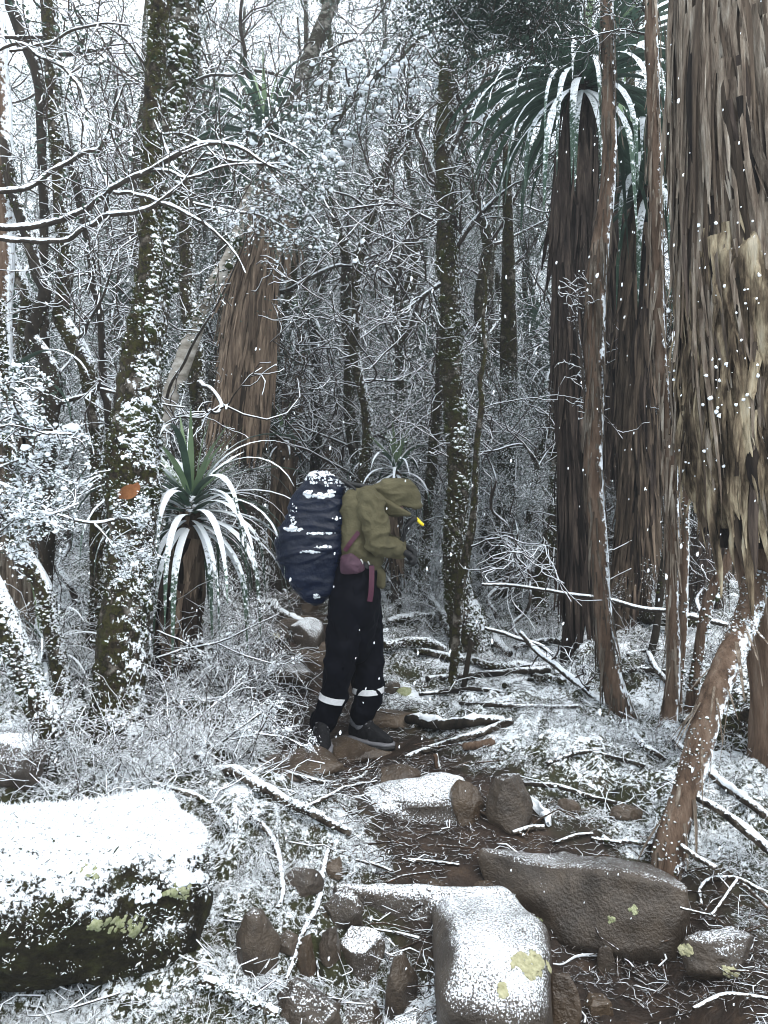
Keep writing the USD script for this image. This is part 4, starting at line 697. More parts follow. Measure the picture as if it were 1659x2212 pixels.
for lb, spots in (('thick leaning mossy trunk with an orange dead leaf stuck in its moss', [(308, 930, 36, 52, 420), (290, 885, 24, 18, 120), (300, 1062, 40, 16, 150), (250, 1060, 20, 16, 60), (322, 1200, 8, 40, 90), (322, 1340, 9, 60, 110), (318, 800, 20, 26, 120), (326, 690, 18, 24, 90), (300, 1120, 18, 12, 50), (262, 1560, 40, 14, 80), (335, 560, 10, 40, 70)]),
                  ('tall straight mossy trunk with a broken top and forking limbs in the middle', [(1000, 950, 16, 22, 110), (1004, 880, 16, 18, 80), (992, 780, 16, 14, 50), (1004, 1040, 14, 22, 70), (985, 690, 14, 12, 40), (966, 140, 16, 8, 30)]),
                  ('fat lichen covered trunk rising just behind the leaning mossy one', [(392, 120, 16, 60, 140), (385, 250, 16, 40, 90), (372, 400, 14, 40, 70), (366, 520, 12, 40, 60)])):
    patch(BODY[lb][0], BODY[lb][1], [(a, b, c * 1.25, e * 1.25, int(n * .55)) for a, b, c, e, n in spots], 360, 'moss_snow', .0075 if 'leaning mossy trunk with' in lb else .011, 'snow_clumps')
ST = [  # label, u, v, w, h, depth, seed, material, depth ratio
 ('rounded snowy stone behind the muddy puddle with a curved top', 905, 1738, 220, 90, 3.45, 311, 'rock_snow', .8),
 ('brown slanting end of the rounded snowy stone', 1010, 1745, 70, 90, 3.40, 312, 'rock_bare', .9),
 ('pointed wet stone standing beside the curled piece of bark', 1103, 1755, 84, 120, 3.25, 313, 'rock', .9),
 ('small reddish stone between the pointed stone and the snowy mound', 1228, 1745, 40, 36, 3.3, 314, 'rock_bare', .9),
 ('brown stone at the foot of the leaning stem, lying on its side', 1352, 1761, 60, 30, 3.15, 315, 'rock_bare', .8),
 ('squat brown stone just left of the muddy puddle', 722, 1876, 50, 36, 2.72, 316, 'rock_bare', .9),
 ('flat grey stone under the snowy root left of the puddle', 652, 1906, 80, 50, 2.62, 317, 'rock', .9),
 ('square speckled stone topmost of the cluster left of the big smooth boulder', 742, 1978, 72, 76, 2.55, 318, 'rock_snow', .9),
 ('blocky stone with a dark lower face in the middle of the cluster', 778, 2074, 92, 96, 2.42, 319, 'rock_snow', .9),
 ('upright stone wedged between the cluster and the big smooth boulder', 868, 2140, 66, 120, 2.34, 320, 'rock', .9),
 ('small upright brown stone left of the square speckled stone', 712, 2052, 44, 70, 2.46, 321, 'rock', .8),
 ('brown stone crossed by the snowy hanging root', 657, 2072, 50, 84, 2.40, 322, 'rock_bare', .8),
 ('small mossy stone beside the snowy hanging root', 622, 2040, 50, 46, 2.44, 323, 'rock', .9),
 ('tall rounded stone leaning on the right of the mossy block', 555, 2056, 96, 140, 2.36, 324, 'rock', .9),
 ('broad brown stone at the bottom edge left of the middle', 655, 2190, 140, 110, 2.22, 325, 'rock', .9),
 ('flat stone half buried at the bottom edge under the blocky stone', 770, 2205, 130, 60, 2.22, 326, 'rock', .9),
 ('low stone at the bottom edge between flat stone and big smooth boulder', 880, 2226, 90, 50, 2.18, 327, 'rock_snow', .9),
 ('dark stone with two yellow lichen spots at the lower right', 1560, 2075, 150, 90, 2.42, 328, 'rock', .8),
 ('small upright shard standing in the mud below the strip of bark', 1308, 2083, 40, 60, 2.36, 329, 'rock', .6),
 ('brown earth covered stone at the bottom edge right of the big smooth boulder', 1215, 2180, 70, 120, 2.26, 330, 'rock_bare', .8),
 ('small stone sunk in the mud at the bottom right', 1290, 2180, 60, 40, 2.2, 331, 'rock_bare', .9),
 ('flat ochre stone in the puddle beside the big smooth boulder', 940, 1912, 40, 16, 2.85, 332, 'rock_bare', .9),
 ('flat chip of rock lying where mud meets the long rock step', 1048, 1915, 40, 24, 2.78, 333, 'rock_bare', .9),
 ('flat wet stone under the far boot of the hiker', 796, 1626, 150, 46, 4.40, 334, 'rock_bare', 1.1),
 ('broad flat stone under the near boot of the hiker', 652, 1652, 190, 46, 4.18, 335, 'rock_bare', .9),
 ('brown stone dusted with snow just before the hikers stone', 858, 1684, 84, 44, 3.75, 336, 'rock_bare', .9),
 ('flat stone edge to the right of the far boot', 850, 1556, 110, 24, 4.9, 337, 'rock_bare', .9),
 ('ochre flat stone behind the near boot', 615, 1555, 60, 22, 4.9, 338, 'rock_bare', .9),
 ('pale yellow cap stone right of the reflective trouser bands', 872, 1497, 34, 22, 5.2, 339, 'lichen_green', .9),
 ('mossy stone right of the reflective trouser bands', 845, 1490, 36, 28, 5.3, 340, 'rock', .9),
 ('long step stone with a dark front left of the hikers knees', 596, 1462, 146, 56, 5.3, 341, 'rock', .9),
 ('rounded brown stone behind the long step stone', 664, 1434, 84, 44, 5.7, 342, 'rock_bare', .9),
 ('dark round stone with a yellow lichen spot on the left of the track', 590, 1376, 66, 48, 6.4, 343, 'rock', .9),
 ('wedge shaped snowy stone close behind the hikers thigh', 664, 1376, 62, 64, 6.2, 344, 'rock_snow', .9),
 ('flat paving like stone in the middle of the track', 636, 1352, 60, 28, 6.9, 345, 'rock_bare', 1.0),
 ('brown round stone under the bottom of the backpack', 670, 1316, 32, 26, 7.4, 346, 'rock_bare', .9),
 ('brown stone stub beside the round stone under the backpack', 652, 1340, 40, 22, 7.1, 347, 'rock_bare', .9),
 ('brown stone by the thigh of the hiker', 700, 1420, 40, 50, 5.8, 348, 'rock_bare', .9),
 ('low flat stone higher up the track', 640, 1290, 70, 18, 8.2, 349, 'rock_bare', .9),
 ('long low stone step high up the track', 612, 1268, 90, 14, 9.0, 350, 'rock_bare', .9),
]
for k, (lb, u, v, w, h, d, sd, mt, dp) in enumerate(ST):
    if sd == 328: stone(lb, u, v, w, h, d, sd, mt, dp, lichen=[(1482, 2055, 12, 10, 60), (1583, 2102, 16, 9, 60)])
    elif sd == 343: stone(lb, u, v, w, h, d, sd, mt, dp, lichen=[(594, 1372, 8, 8, 50)])
    else: stone(lb, u, v, w, h, d, sd, mt, dp, cuts=14, sub=4 if d < 3.6 else 3)
# dark mossy bank under the giant trunk
vf = boulder(P(1650, 1610, 3.9), (.32, .3, .36), 351, 6, .10, 5, 0.2, .9)
t = thing('mossy_bank', 'dark mossy bank under the giant shaggy trunk', 'earth bank', P(1650, 1760, 3.8)); part(t, 'earth', vf, M['moss_bark']); part(t, 'moss', blobs_on(vf, 260, np.random.default_rng(352), .02, 1), M['moss'], kind='stuff')

# ---------------------------------------------------------------- logs, fallen branches, roots
def log(name, label, rows, d=None, mat='branch', seed=0, cap=True, sides=12, lump=.14, moss=0, side_twigs=0, cat='log', mosssize=.012, ground=False, embed=0.4, lay=None):
    lay = (cat == 'root' or name == 'log') if lay is None else lay
    rng = np.random.default_rng(seed); rows = [tuple(q) if len(q) > 3 else (*q, d) for q in rows]
    if lay: rows = [(q[0], q[1], q[2], (gdepth(q[0], q[1] + q[2] * .6) or q[3]) - px(q[2], q[3]) * .4) for q in rows]
    c = pxline(rows, d); L = np.linalg.norm(np.diff(c[:, :3], axis=0), axis=1).sum(); n = max(10, int(L / .022)); s = spline(c, n)
    if ground: s[:, 2] = ground_z(s[:, 0], s[:, 1]) + s[:, 3] * embed + (meshkit.noise(s[:, :3] * 5, seed) - .5) * .015
    s[:, :3] += (meshkit.noise(s[:, None, :3] * 7 + np.arange(3)[None, :, None] * 9.7, seed) - .5) * np.minimum(s[:, 3:4] * (2.2 if cat == 'root' else 1.2), .06)
    t = thing(name, label, cat, (c[:, 0].mean(), c[:, 1].mean(), s[:, 2].min()))
    mat = 'log_bark' if (lay and mat == 'branch') or seed in (418, 419, 420, 421, 422, 423, 424) else mat
    body = tube(s[:, :3], s[:, 3], sides, lump, 14, lump * .6, 45, seed); part(t, 'wood', body, M[mat])
    if cap and (seed in (407, 418, 419, 402, 440)):
        r = s[:, 3] * np.clip(-.1 + 1.3 * meshkit.noise(s[:, :3] * 11, seed + 1), .04, .85); r[[0, -1]] *= .3
        part(t, 'snow_cap', tube(s[:, :3] + np.array([.1, -.05, 1]) * (s[:, 3:4] * .66), r, 10, .4, 50, .35, 130, seed=seed), M['snow'], kind='stuff')
    if moss: part(t, 'moss', blobs_on(body, moss, rng, mosssize, 1, bias=6), M['moss_snow'], kind='stuff')
    if side_twigs:
        out, tips = [], []
        for k in range(side_twigs):
            i = rng.integers(n // 6, n); grow(rng, s[i, :3], norm(rng.normal(0, 1, 3) + [0, 0, .6]), rng.uniform(.15, .4), s[i, 3] * .45, 1, out, tips, .6)
        part(t, 'twigs', limbs_mesh(out, minr=.0025), M['twig'], kind='stuff')
    return t
log('fallen_branch', 'long fallen branch hung across the gap on the right', [(1040,1262,7,5.0),(1106,1264,8,5.0),(1206,1280,8,4.95),(1283,1291,9,4.9),(1323,1298,10,4.9),(1390,1316,11,4.85),(1443,1321,11,4.8),(1516,1336,12,4.75),(1590,1357,12,4.7)], None, 'branch', 401)
log('fallen_branch', 'snow topped branch sloping down to the foot of the brown stringy trunk', [(1122,1365,9,5.0),(1150,1396,11,5.0),(1190,1430,12,4.9),(1246,1473,13,4.8),(1290,1512,13,4.7),(1320,1540,14,4.65)], None, 'branch', 402, side_twigs=7)
log('fallen_branch', 'thin forked stick rising left of the sloping branch', [(1160,1505,5,4.9),(1200,1498,6,4.85),(1240,1498,6,4.8),(1290,1525,7,4.7)], None, 'branch', 403)
log('fallen_branch', 'thin stick crossing behind the sloping snow topped branch', [(1046,1358,8,5.4),(1090,1368,9,5.4),(1137,1383,9,5.3),(1170,1395,9,5.3),(1200,1420,9,5.2)], None, 'branch', 404)
log('log', 'long snow capped log farthest of the pair behind the slim dark pole', [(895,1405,15),(950,1413,17),(1000,1424,18),(1082,1437,18),(1182,1440,18)], 6.0, 'moss_bark', 405, moss=200)
log('log', 'dark wet log nearest of the pair behind the slim dark pole', [(919,1467,13),(1000,1461,15),(1082,1454,15),(1190,1447,17)], 5.7, 'dark_bark', 406, cap=False)
log('log', 'thick log carrying a fat roll of snow right of the boots', [(884,1552,20),(920,1562,24),(960,1562,24),(1020,1558,22),(1085,1552,18)], 4.7, 'dark_bark', 407)
log('log', 'snow dusted log slanting up from the mud right of the boots', [(876,1636,13,4.2),(946,1610,16,4.2),(1014,1590,16,4.15),(1060,1572,16,4.1),(1105,1556,15,4.1)], None, 'branch', 408)
log('log', 'short cut log end pointing at the hiker', [(1002,1612,17,4.05),(1030,1606,18,4.1),(1066,1596,18,4.15)], None, 'string_bark', 409)
log('log', 'green mossy log leaning down to the foot of the slim dark pole', [(930,1290,16),(951,1325,19),(970,1352,20),(984,1380,20)], 6.3, 'moss_bark', 410, moss=160)
log('log', 'dark thin log lying across the snow below the log pair', [(955,1514,7),(1000,1519,8),(1050,1523,9),(1128,1526,9),(1250,1524,9)], 4.95, 'dark_bark', 411)
log('log', 'mossy rotten log under the curved dark pole', [(1270,1340,26),(1330,1335,30),(1420,1335,32),(1500,1342,30)], 6.6, 'moss_bark', 412, moss=300)
log('log', 'log lying between the slim stringy trunks', [(1355,1413,8),(1400,1405,9),(1450,1400,9)], 5.0, 'branch', 413)
log('log', 'short snowy log bending up behind the slim stringy trunk', [(1445,1475,14),(1420,1450,13),(1405,1420,12),(1402,1395,10)], 5.0, 'branch', 414)
log('stump', 'little snow topped post standing on the snowy mound', [(1143,1545,18),(1145,1520,17),(1148,1492,16)], 4.75, 'pale_bark', 415, cat='stump', sides=14)
log('stump', 'short mossy peg left of the snow topped post', [(1118,1535,16),(1118,1515,16),(1119,1498,14)], 4.85, 'moss_bark', 416, cat='stump', moss=60)
log('stump', 'reddish peg poking out of the mud before the cut log', [(948,1668,14),(944,1650,13),(941,1630,10)], 3.85, 'string_bark', 417, cat='stump')
log('log', 'snow covered log at the right edge under the dark bank', [(1525,1662,15,3.1),(1570,1700,17,3.05),(1620,1738,19,3.0),(1690,1790,20,2.9)], None, 'branch', 418)
log('fallen_branch', 'flat snowy plank of bark below the log at the right edge', [(1505,1722,15,3.0),(1550,1745,18,2.95),(1610,1795,20,2.9),(1680,1850,20,2.8)], None, 'string_bark', 419)
log('fallen_branch', 'short snowy stick right of the foot of the leaning stem', [(1470,1824,11,2.95),(1505,1850,12,2.9),(1545,1875,12,2.85)], None, 'branch', 420)
log('fallen_branch', 'arched snowy root at the right edge above the dark lichen spotted stone', [(1516,1960,6,2.62),(1512,1920,8,2.65),(1535,1898,9,2.68),(1590,1898,9,2.7),(1640,1925,10,2.6),(1690,1945,10,2.6)], None, 'branch', 421, cat='root')
log('fallen_branch', 'dark stick leaning under the arched snowy root', [(1537,1975,6,2.55),(1565,1937,6,2.6),(1592,1900,6,2.65)], None, 'branch', 422)
log('fallen_branch', 'snowy stick across the bottom right corner', [(1500,2180,8,2.15),(1560,2150,9,2.2),(1610,2150,8,2.2),(1680,2160,8,2.2)], None, 'branch', 423)
log('fallen_branch', 'thin stick leading from the long rock step to the snow at the right', [(1470,1962,5,2.62),(1510,1972,5,2.6),(1545,1980,5,2.6)], None, 'branch', 424)
RT = [
 ('broad snow covered root running down from the thick leaning trunk', [(430,1640,26,3.6),(500,1672,26,3.4),(560,1702,24,3.2),(620,1732,22,3.1),(686,1765,20,3.0),(760,1795,16,2.95)], 431, 300),
 ('snowy root curling down the left bank toward the mossy block', [(540,1760,14,2.9),(575,1795,13,2.8),(598,1830,13,2.7),(610,1880,12,2.6),(612,1930,11,2.52),(600,1960,8,2.5)], 432, 80),
 ('snowy hanging root dividing the cluster of stones', [(715,1820,12,2.7),(697,1866,13,2.62),(693,1912,13,2.55),(686,1959,12,2.47),(660,2009,12,2.36),(636,2070,11,2.30),(620,2112,8,2.26)], 433, 60),
 ('thin root looping under the blocky stone', [(684,2072,5,2.36),(690,2115,6,2.33),(712,2150,6,2.28),(760,2165,5,2.26),(830,2180,5,2.2)], 434, 0),
 ('snowy root reaching from the leaning stem across the mud', [(1276,1812,8,3.0),(1330,1822,9,3.0),(1380,1822,11,3.0),(1440,1828,14,2.98)], 435, 40),
 ('dark snaking root in the mud behind the long rock step', [(1110,1800,9,3.15),(1150,1785,11,3.15),(1175,1783,10,3.15)], 436, 0),
 ('arched root with snow on top left of the muddy puddle', [(1195,1820,7,3.0),(1240,1808,8,3.0),(1280,1803,8,3.0)], 437, 0),
 ('bundle root with snow crossing the slope left of the hikers stone', [(560,1640,8,3.9),(620,1668,9,3.75),(690,1690,9,3.6),(770,1680,8,3.6),(800,1660,6,3.7)], 438, 0),
 ('snowy root along the near edge of the slope', [(560,1730,8,3.3),(650,1745,9,3.3),(720,1712,8,3.45),(790,1690,6,3.55)], 439, 0),
 ('large snowy root stepping across the track under the backpack', [(560,1300,16,7.2),(590,1308,18,7.1),(625,1332,18,7.0),(660,1345,12,6.9)], 440, 0),
 ('pale root ridge above the large root on the track', [(560,1268,9,8.6),(600,1275,10,8.5),(640,1285,9,8.4)], 441, 0),
 ('snowy root crossing the top of the track', [(555,1240,9,9.6),(590,1250,9,9.4),(620,1255,8,9.3)], 442, 0),
 ('flared snowy root of the broken topped trunk', [(1010,1290,22,6.1),(1035,1340,26,6.0),(1070,1385,24,5.9),(1105,1410,16,5.8)], 443, 250),
 ('snowy root spreading from the foot of the slim stringy trunk', [(1452,1590,14,4.3),(1480,1625,14,4.1),(1520,1660,12,3.9)], 444, 60),
 ('snow laden root at the foot of the brown stringy trunk', [(1368,1590,16,4.55),(1400,1615,14,4.4),(1440,1640,10,4.2)], 445, 60),
 ('thin root in the puddle behind the big smooth boulder', [(880,1858,7,2.95),(930,1862,7,2.95),(990,1868,6,2.95)], 446, 0),
 ('snowy root on the slope beside the muddy puddle', [(770,1858,6,2.85),(810,1868,7,2.85),(850,1882,6,2.85)], 447, 0),
]
for lb, rows, sd, ms in RT: log('root', lb, rows, None, 'branch', sd, moss=ms, cat='root', side_twigs=0)
MORE = [
 ('log', 'mossy log half sunk in snow just right of the hikers thigh', [(830,1395,20),(880,1385,24),(930,1392,22),(965,1405,16)], 6.4, 'moss_bark', 461, 260),
 ('log', 'snow topped log behind the mossy sunken log right of the hiker', [(838,1345,16),(890,1330,20),(940,1335,18)], 7.2, 'moss_bark', 462, 200),
 ('log', 'arching mossy root log with a dark hollow under it right of the hiker', [(845,1290,18),(870,1262,20),(900,1250,20),(925,1275,18)], 8.0, 'moss_bark', 463, 220),
 ('log', 'thin dark log lying level with the hikers knees', [(905,1500,8),(960,1494,10),(1030,1490,10),(1085,1496,8)], 5.2, 'dark_bark', 464, 0),
 ('log', 'mossy log running to the foot of the big grass tree', [(1090,1480,14),(1150,1462,17),(1215,1470,18)], 5.5, 'moss_bark', 465, 160),
 ('log', 'low snowy log in front of the green mossy trunk', [(1110,1400,12),(1180,1385,14),(1245,1392,12)], 6.2, 'dark_bark', 466, 60),
 ('log', 'snowy log under the long fallen branch near the slim stringy trunk', [(1330,1452,10),(1390,1446,12),(1440,1450,11)], 5.1, 'dark_bark', 467, 60),
 ('log', 'broken grey log behind the leaning stem', [(1470,1560,13),(1530,1545,14),(1590,1550,14)], 4.3, 'dark_bark', 468, 60),
 ('root', 'long root creeping over the snowy mound on the right', [(1180,1650,9),(1250,1625,10),(1320,1630,10),(1390,1655,9)], 3.8, 'dark_bark', 469, 60),
 ('root', 'dark root edging the snowy mound above the mud', [(1130,1690,10),(1200,1700,11),(1280,1720,10),(1350,1735,8)], 3.5, 'dark_bark', 470, 40),
 ('root', 'root crossing the slope between the low grass tree and the track', [(470,1480,10),(520,1500,12),(560,1520,11),(590,1550,8)], 4.6, 'moss_bark', 471, 80),
 ('root', 'ridge of root over the mossy ground behind the mossy block', [(330,1690,12),(390,1705,13),(450,1740,12),(500,1790,10)], 3.1, 'moss_bark', 472, 120),
 ('root', 'root wrapped over stones at the bottom left of the stone cluster', [(480,1980,9),(520,1990,10),(560,2000,9),(590,2030,8)], 2.5, 'moss_bark', 473, 60),
 ('log', 'rotten mossy log at the bottom left corner', [(430,2120,24),(520,2150,26),(600,2190,22)], 2.3, 'moss_bark', 474, 200),
]
for nm, lb, rows, d, mt, sd, ms in MORE: log(nm, lb, rows, d, mt, sd, moss=ms, cat=nm)
# strips of bark and the dead leaf
def ribbon(name, label, cat, rows, mat, seed, thick=.003, cup=.25):
    if name == 'bark_strip': rows = [(q[0], q[1], q[2], (gdepth(q[0], q[1] + 4) or q[3]) - .015) for q in rows]
    rng = np.random.default_rng(seed); c = pxline(rows); s = spline(c, 36); T = norm(np.gradient(s[:, :3], axis=0)); S = norm(np.cross(T, [0, -.8, .6])); U = np.cross(S, T)
    S = norm(np.cross(T, np.array([0, -1., 0]) + .2 * rng.normal(0, 1, 3))); U = np.cross(S, T); w = s[:, 3:4]
    q = np.stack([s[:, :3] + S * w * k + U * w * cup * (k * k) for k in (-1, -.4, .4, 1)] + [s[:, :3] + S * w * k + U * (w * cup * k * k - thick) for k in (1, .4, -.4, -1)], 1)
    n = len(s); i = (np.arange(n - 1)[:, None] * 8 + np.arange(8)[None]); j = (np.arange(n - 1)[:, None] * 8 + (np.arange(8)[None] + 1) % 8)
    f = np.concatenate([np.stack([i, j, j + 8], -1).reshape(-1, 3), np.stack([i, j + 8, i + 8], -1).reshape(-1, 3)])
    return solo(name, (q.reshape(-1, 3), f), M[mat], label, cat)
ribbon('bark_strip', 'snake like strip of orange bark lying on the mud at the lower right', 'bark', [(1310,2064,5,2.38),(1345,2068,12,2.37),(1370,2068,14,2.36),(1395,2058,15,2.36),(1420,2052,15,2.36)], 'orange', 451)
ribbon('bark_strip', 'snow covered thin tail end of the orange strip of bark', 'bark', [(1195,2082,2,2.42),(1215,2083,3,2.42),(1245,2066,5,2.41),(1275,2063,6,2.40),(1312,2064,6,2.38)], 'snow', 452)
ribbon('bark_strip', 'curled piece of bark with snow on its back beside the pointed wet stone', 'bark', [(1142,1722,10,3.2),(1160,1740,20,3.18),(1178,1760,22,3.17),(1186,1780,12,3.16)], 'snow', 453, .012, .5)
ribbon('dead_leaf', 'orange brown dead leaf stuck to the thick leaning trunk', 'leaf', [(258,1077,2,3.6),(266,1068,22,3.58),(280,1062,30,3.57),(292,1054,22,3.58),(297,1042,2,3.62)], 'orange', 454, .002, .35)
# ---------------------------------------------------------------- the hiker
HD = 4.4
def B(u, v, r, dy=0.0): return (P(u, v, HD) + np.array([0, dy, 0]), px(r, HD))
def chain(*bs):
    m = None
    for a, b in zip(bs[:-1], bs[1:]):
        h = hullof([a, b], 2); m = h if m is None else m + h
    return m
def cloth(m, edge, seed, a, sc, smooth=8, a2=0.0, sc2=(20, 20, 20), extra=None):
    m = m.refine_to_length(edge); v, f = man_arrays(m); tm = trimesh.Trimesh(v, f, process=True); trimesh.smoothing.filter_taubin(tm, iterations=smooth)
    v = np.array(tm.vertices); n = np.array(tm.vertex_normals)
    q = v * np.asarray(sc); q = q + (meshkit.fbm(v * 6, 2, seed + 2)[:, None] - .5) * 1.2
    h = np.exp(-((meshkit.fbm(q, 2, seed) - .5) * 11) ** 2)
    dsp = h * a + (meshkit.fbm(v * np.asarray(sc2), 2, seed + 9) - .5) * 2 * a2
    if extra is not None: dsp = dsp + extra(v)
    return v + n * dsp[:, None], np.array(tm.faces)
hip = P(765, 1250, HD)
man = thing('person', 'hiker in an olive hooded jacket and dark waterproof trousers bent forward on the track', 'person', (P(745, 1600, 4.35)[0], 4.38, .17))
# one continuous body inside the clothes: head, neck, torso, arms with fingers, legs
def hand(w, dr, side, palm_px=9):
    w = np.array(w); dr = norm(dr); up = norm(np.cross(dr, side)); sd = norm(np.cross(up, dr)); pa = w + dr * .05
    m = hullof([(w, .022), (pa + sd * .03, .013), (pa - sd * .03, .013)], 2)
    for k, (o, L) in enumerate(((.030, .066), (.010, .076), (-.010, .072), (-.030, .058))):
        a = pa + sd * o; b = a + dr * L * .45 - up * .008; c = b + dr * L * .15 - up * L * .34; e = c - dr * L * .22 - up * L * .10
        m = m + chain((a, .0095), (b, .0088), (c, .0082), (e, .0074))
    a = w + dr * .02 + sd * .028; b = a + dr * .03 + sd * .014 - up * .018; c = b + dr * .022 - sd * .012 - up * .016
    return m + chain((a, .012), (b, .010), (c, .0085))
hn = P(866, 1190, HD) + [0, -.06, 0]; hf = P(868, 1182, HD) + [0, .10, 0]
body = hullof([B(775, 1095, 26, -.08), B(775, 1095, 26, .08), B(775, 1190, 24, -.08), B(775, 1190, 24, .08)]) + hullof([B(775, 1190, 24, -.08), B(775, 1190, 24, .08), B(768, 1270, 26, -.09), B(768, 1270, 26, .09)])
body = body + chain(B(797, 1080, 16), B(835, 1075, 15), B(855, 1076, 18)) + hullof([B(858, 1068, 19), B(858, 1080, 17), B(862, 1090, 9)], 2) + hullof([B(872, 1084, 4), B(875, 1091, 4), B(868, 1091, 3)])
for s in (-1, 1):
    body = body + chain(B(798, 1090, 17, .15 * s), B(814, 1168, 15, .17 * s)) + chain(B(814, 1168, 15, .17 * s), (hn if s < 0 else hf, px(9, HD)))
body = body + chain(B(755, 1290, 28, -.08), B(735, 1440, 18, -.08), B(697, 1545, 11, -.05)) + chain(B(782, 1290, 28, .08), B(794, 1440, 18, .08), B(785, 1540, 11, .06))
body = body + hand(hn, [.8, -.05, -.3], [0, 1, 0]) + hand(hf, [.8, -.1, -.2], [0, 1, 0])
v, f = man_arrays(body.refine_to_length(.02)); tm = trimesh.Trimesh(v, f, process=True); trimesh.smoothing.filter_taubin(tm, iterations=4)
part(man, 'body', (np.array(tm.vertices), np.array(tm.faces)), M['skin'])
part(man, 'hair', finish(hullof([B(858, 1060, 19), B(868, 1058, 18), B(850, 1072, 15)], 2), .015, 3, .004, 20, .002, 60), M['hair'])
# gloves over the hands
for h, dr in ((hn, [.8, -.05, -.3]), (hf, [.8, -.1, -.2])):
    v, f = man_arrays(hand(h, dr, [0, 1, 0]).refine_to_length(.012)); tm = trimesh.Trimesh(v, f, process=True); tm.vertices = tm.vertices + tm.vertex_normals * .0022
    part(man, 'glove', (np.array(tm.vertices), np.array(tm.faces)), M['black'])
# trousers
legs1 = hullof([B(757, 1290, 42, -.09), B(735, 1430, 31, -.10)], 2) + hullof([B(735, 1430, 31, -.10), B(722, 1500, 27, -.08)], 2) + hullof([B(722, 1500, 27, -.08), B(697, 1555, 24, -.06)], 2)
legs2 = hullof([B(780, 1290, 40, .09), B(793, 1430, 36, .08)], 2) + hullof([B(793, 1430, 36, .08), B(795, 1510, 31, .07)], 2) + hullof([B(795, 1510, 31, .07), B(783, 1548, 24, .06)], 2)
top = hullof([B(768, 1235, 46, -.05), B(768, 1235, 46, .05), B(768, 1300, 50, -.07), B(768, 1300, 50, .07), B(766, 1390, 40, 0)], 2)
tr = cloth(legs1 + legs2 + top, .014, 601, .012, (10, 10, 7), 6, .006, (22, 22, 16))
part(man, 'trousers', tr, M['trouser'])
def band(pts, c, nrm, hgt):
    m = pts; bx = MAN.cube((1.0, 1.0, hgt), True)
    z = norm(nrm); x = norm(np.cross([0, 1, 0], z)); y = np.cross(z, x)
    T = np.c_[x, y, z, c]
    return m ^ bx.transform(T.astype(np.float32))
def fat(*bs): return hullof([(c, r + .009) for c, r in bs], 2)
b1 = band(fat(B(735, 1430, 31, -.10), B(722, 1500, 27, -.08)) + fat(B(722, 1500, 27, -.08), B(697, 1555, 24, -.06)), P(722, 1500, HD) + [0, -.08, 0], [.22, -.05, 1], .034)
b2 = band(fat(B(793, 1430, 36, .08), B(795, 1510, 31, .07)), P(797, 1494, HD) + [0, .07, 0], [-.02, -.05, 1], .034)
for b in (b1, b2):
    v, f = man_arrays(b.refine_to_length(.012)); tm = trimesh.Trimesh(v, f, process=True); part(man, 'reflective_band', (v, f), M['band'], smooth=40)
# boots and gaiters
def boot(heel, dr, z0, anklec):
    dr = norm(np.r_[dr, 0]); sd = np.array([-dr[1], dr[0], 0]); h = np.array([heel[0], heel[1], z0]); up = np.array([0, 0, 1.0])
    at = lambda a, s, z: h + dr * a * 1.1 + sd * s * 1.22 + up * z * 1.12
    sole = hullof([(at(.0, -.03, .014), .012), (at(0, .03, .014), .012), (at(.14, -.042, .014), .012), (at(.14, .042, .014), .012), (at(.235, -.035, .016), .012), (at(.235, .035, .016), .012), (at(.27, 0, .020), .012)], 1)
    upper = hullof([(at(.0, 0, .055), .036), (at(.02, 0, .13), .040), (at(.09, 0, .11), .038), (at(.10, -.015, .05), .03), (at(.10, .015, .05), .03)], 2) + hullof([(at(.10, 0, .09), .040), (at(.20, 0, .052), .036), (at(.235, 0, .045), .028), (at(.15, -.02, .045), .025), (at(.15, .02, .045), .025)], 2)
    rand = hullof([(at(-.005, -.03, .03), .011), (at(-.005, .03, .03), .011), (at(.14, -.042, .03), .011), (at(.14, .042, .03), .011), (at(.24, -.032, .032), .011), (at(.24, .032, .032), .011), (at(.268, 0, .034), .011)], 1)
    bt = part(man, 'boot', finish(upper, .014, 3, .003, 25, .001, 60, 3), M['boot'])
    part(bt, 'sole', finish(sole, .03, 4, .001, 25, 0, 60, 1), M['sole']); part(bt, 'rand', finish(rand, .03, 4, .001, 25, 0, 60, 1), M['rand'])
    lc = MB()
    for k in range(5):
        a = .085 + k * .022; z = .138 - k * .017
        lc.add(tube([at(a, -.028, z - .006), at(a + .01, 0, z + .006), at(a, .028, z - .006)], .0032, 5))
    part(bt, 'laces', lc, M['rand'], kind='stuff')
    g = hullof([(at(.03, 0, .115), .052), (at(.06, 0, .10), .05), (anklec, .055)], 2)
    part(man, 'gaiter', finish(g, .014, 8, .008, 16, .004, 50, 3), M['gaiter'])
p1 = P(693, 1600, 4.36); p2 = P(765, 1590, 4.50)
boot(p1[:2] + [0, .02], [.12, -1], .178, P(697, 1560, HD) + [0, -.06, 0]); boot(p2[:2], [.75, -.62], .158, P(780, 1560, HD) + [0, .06, 0])
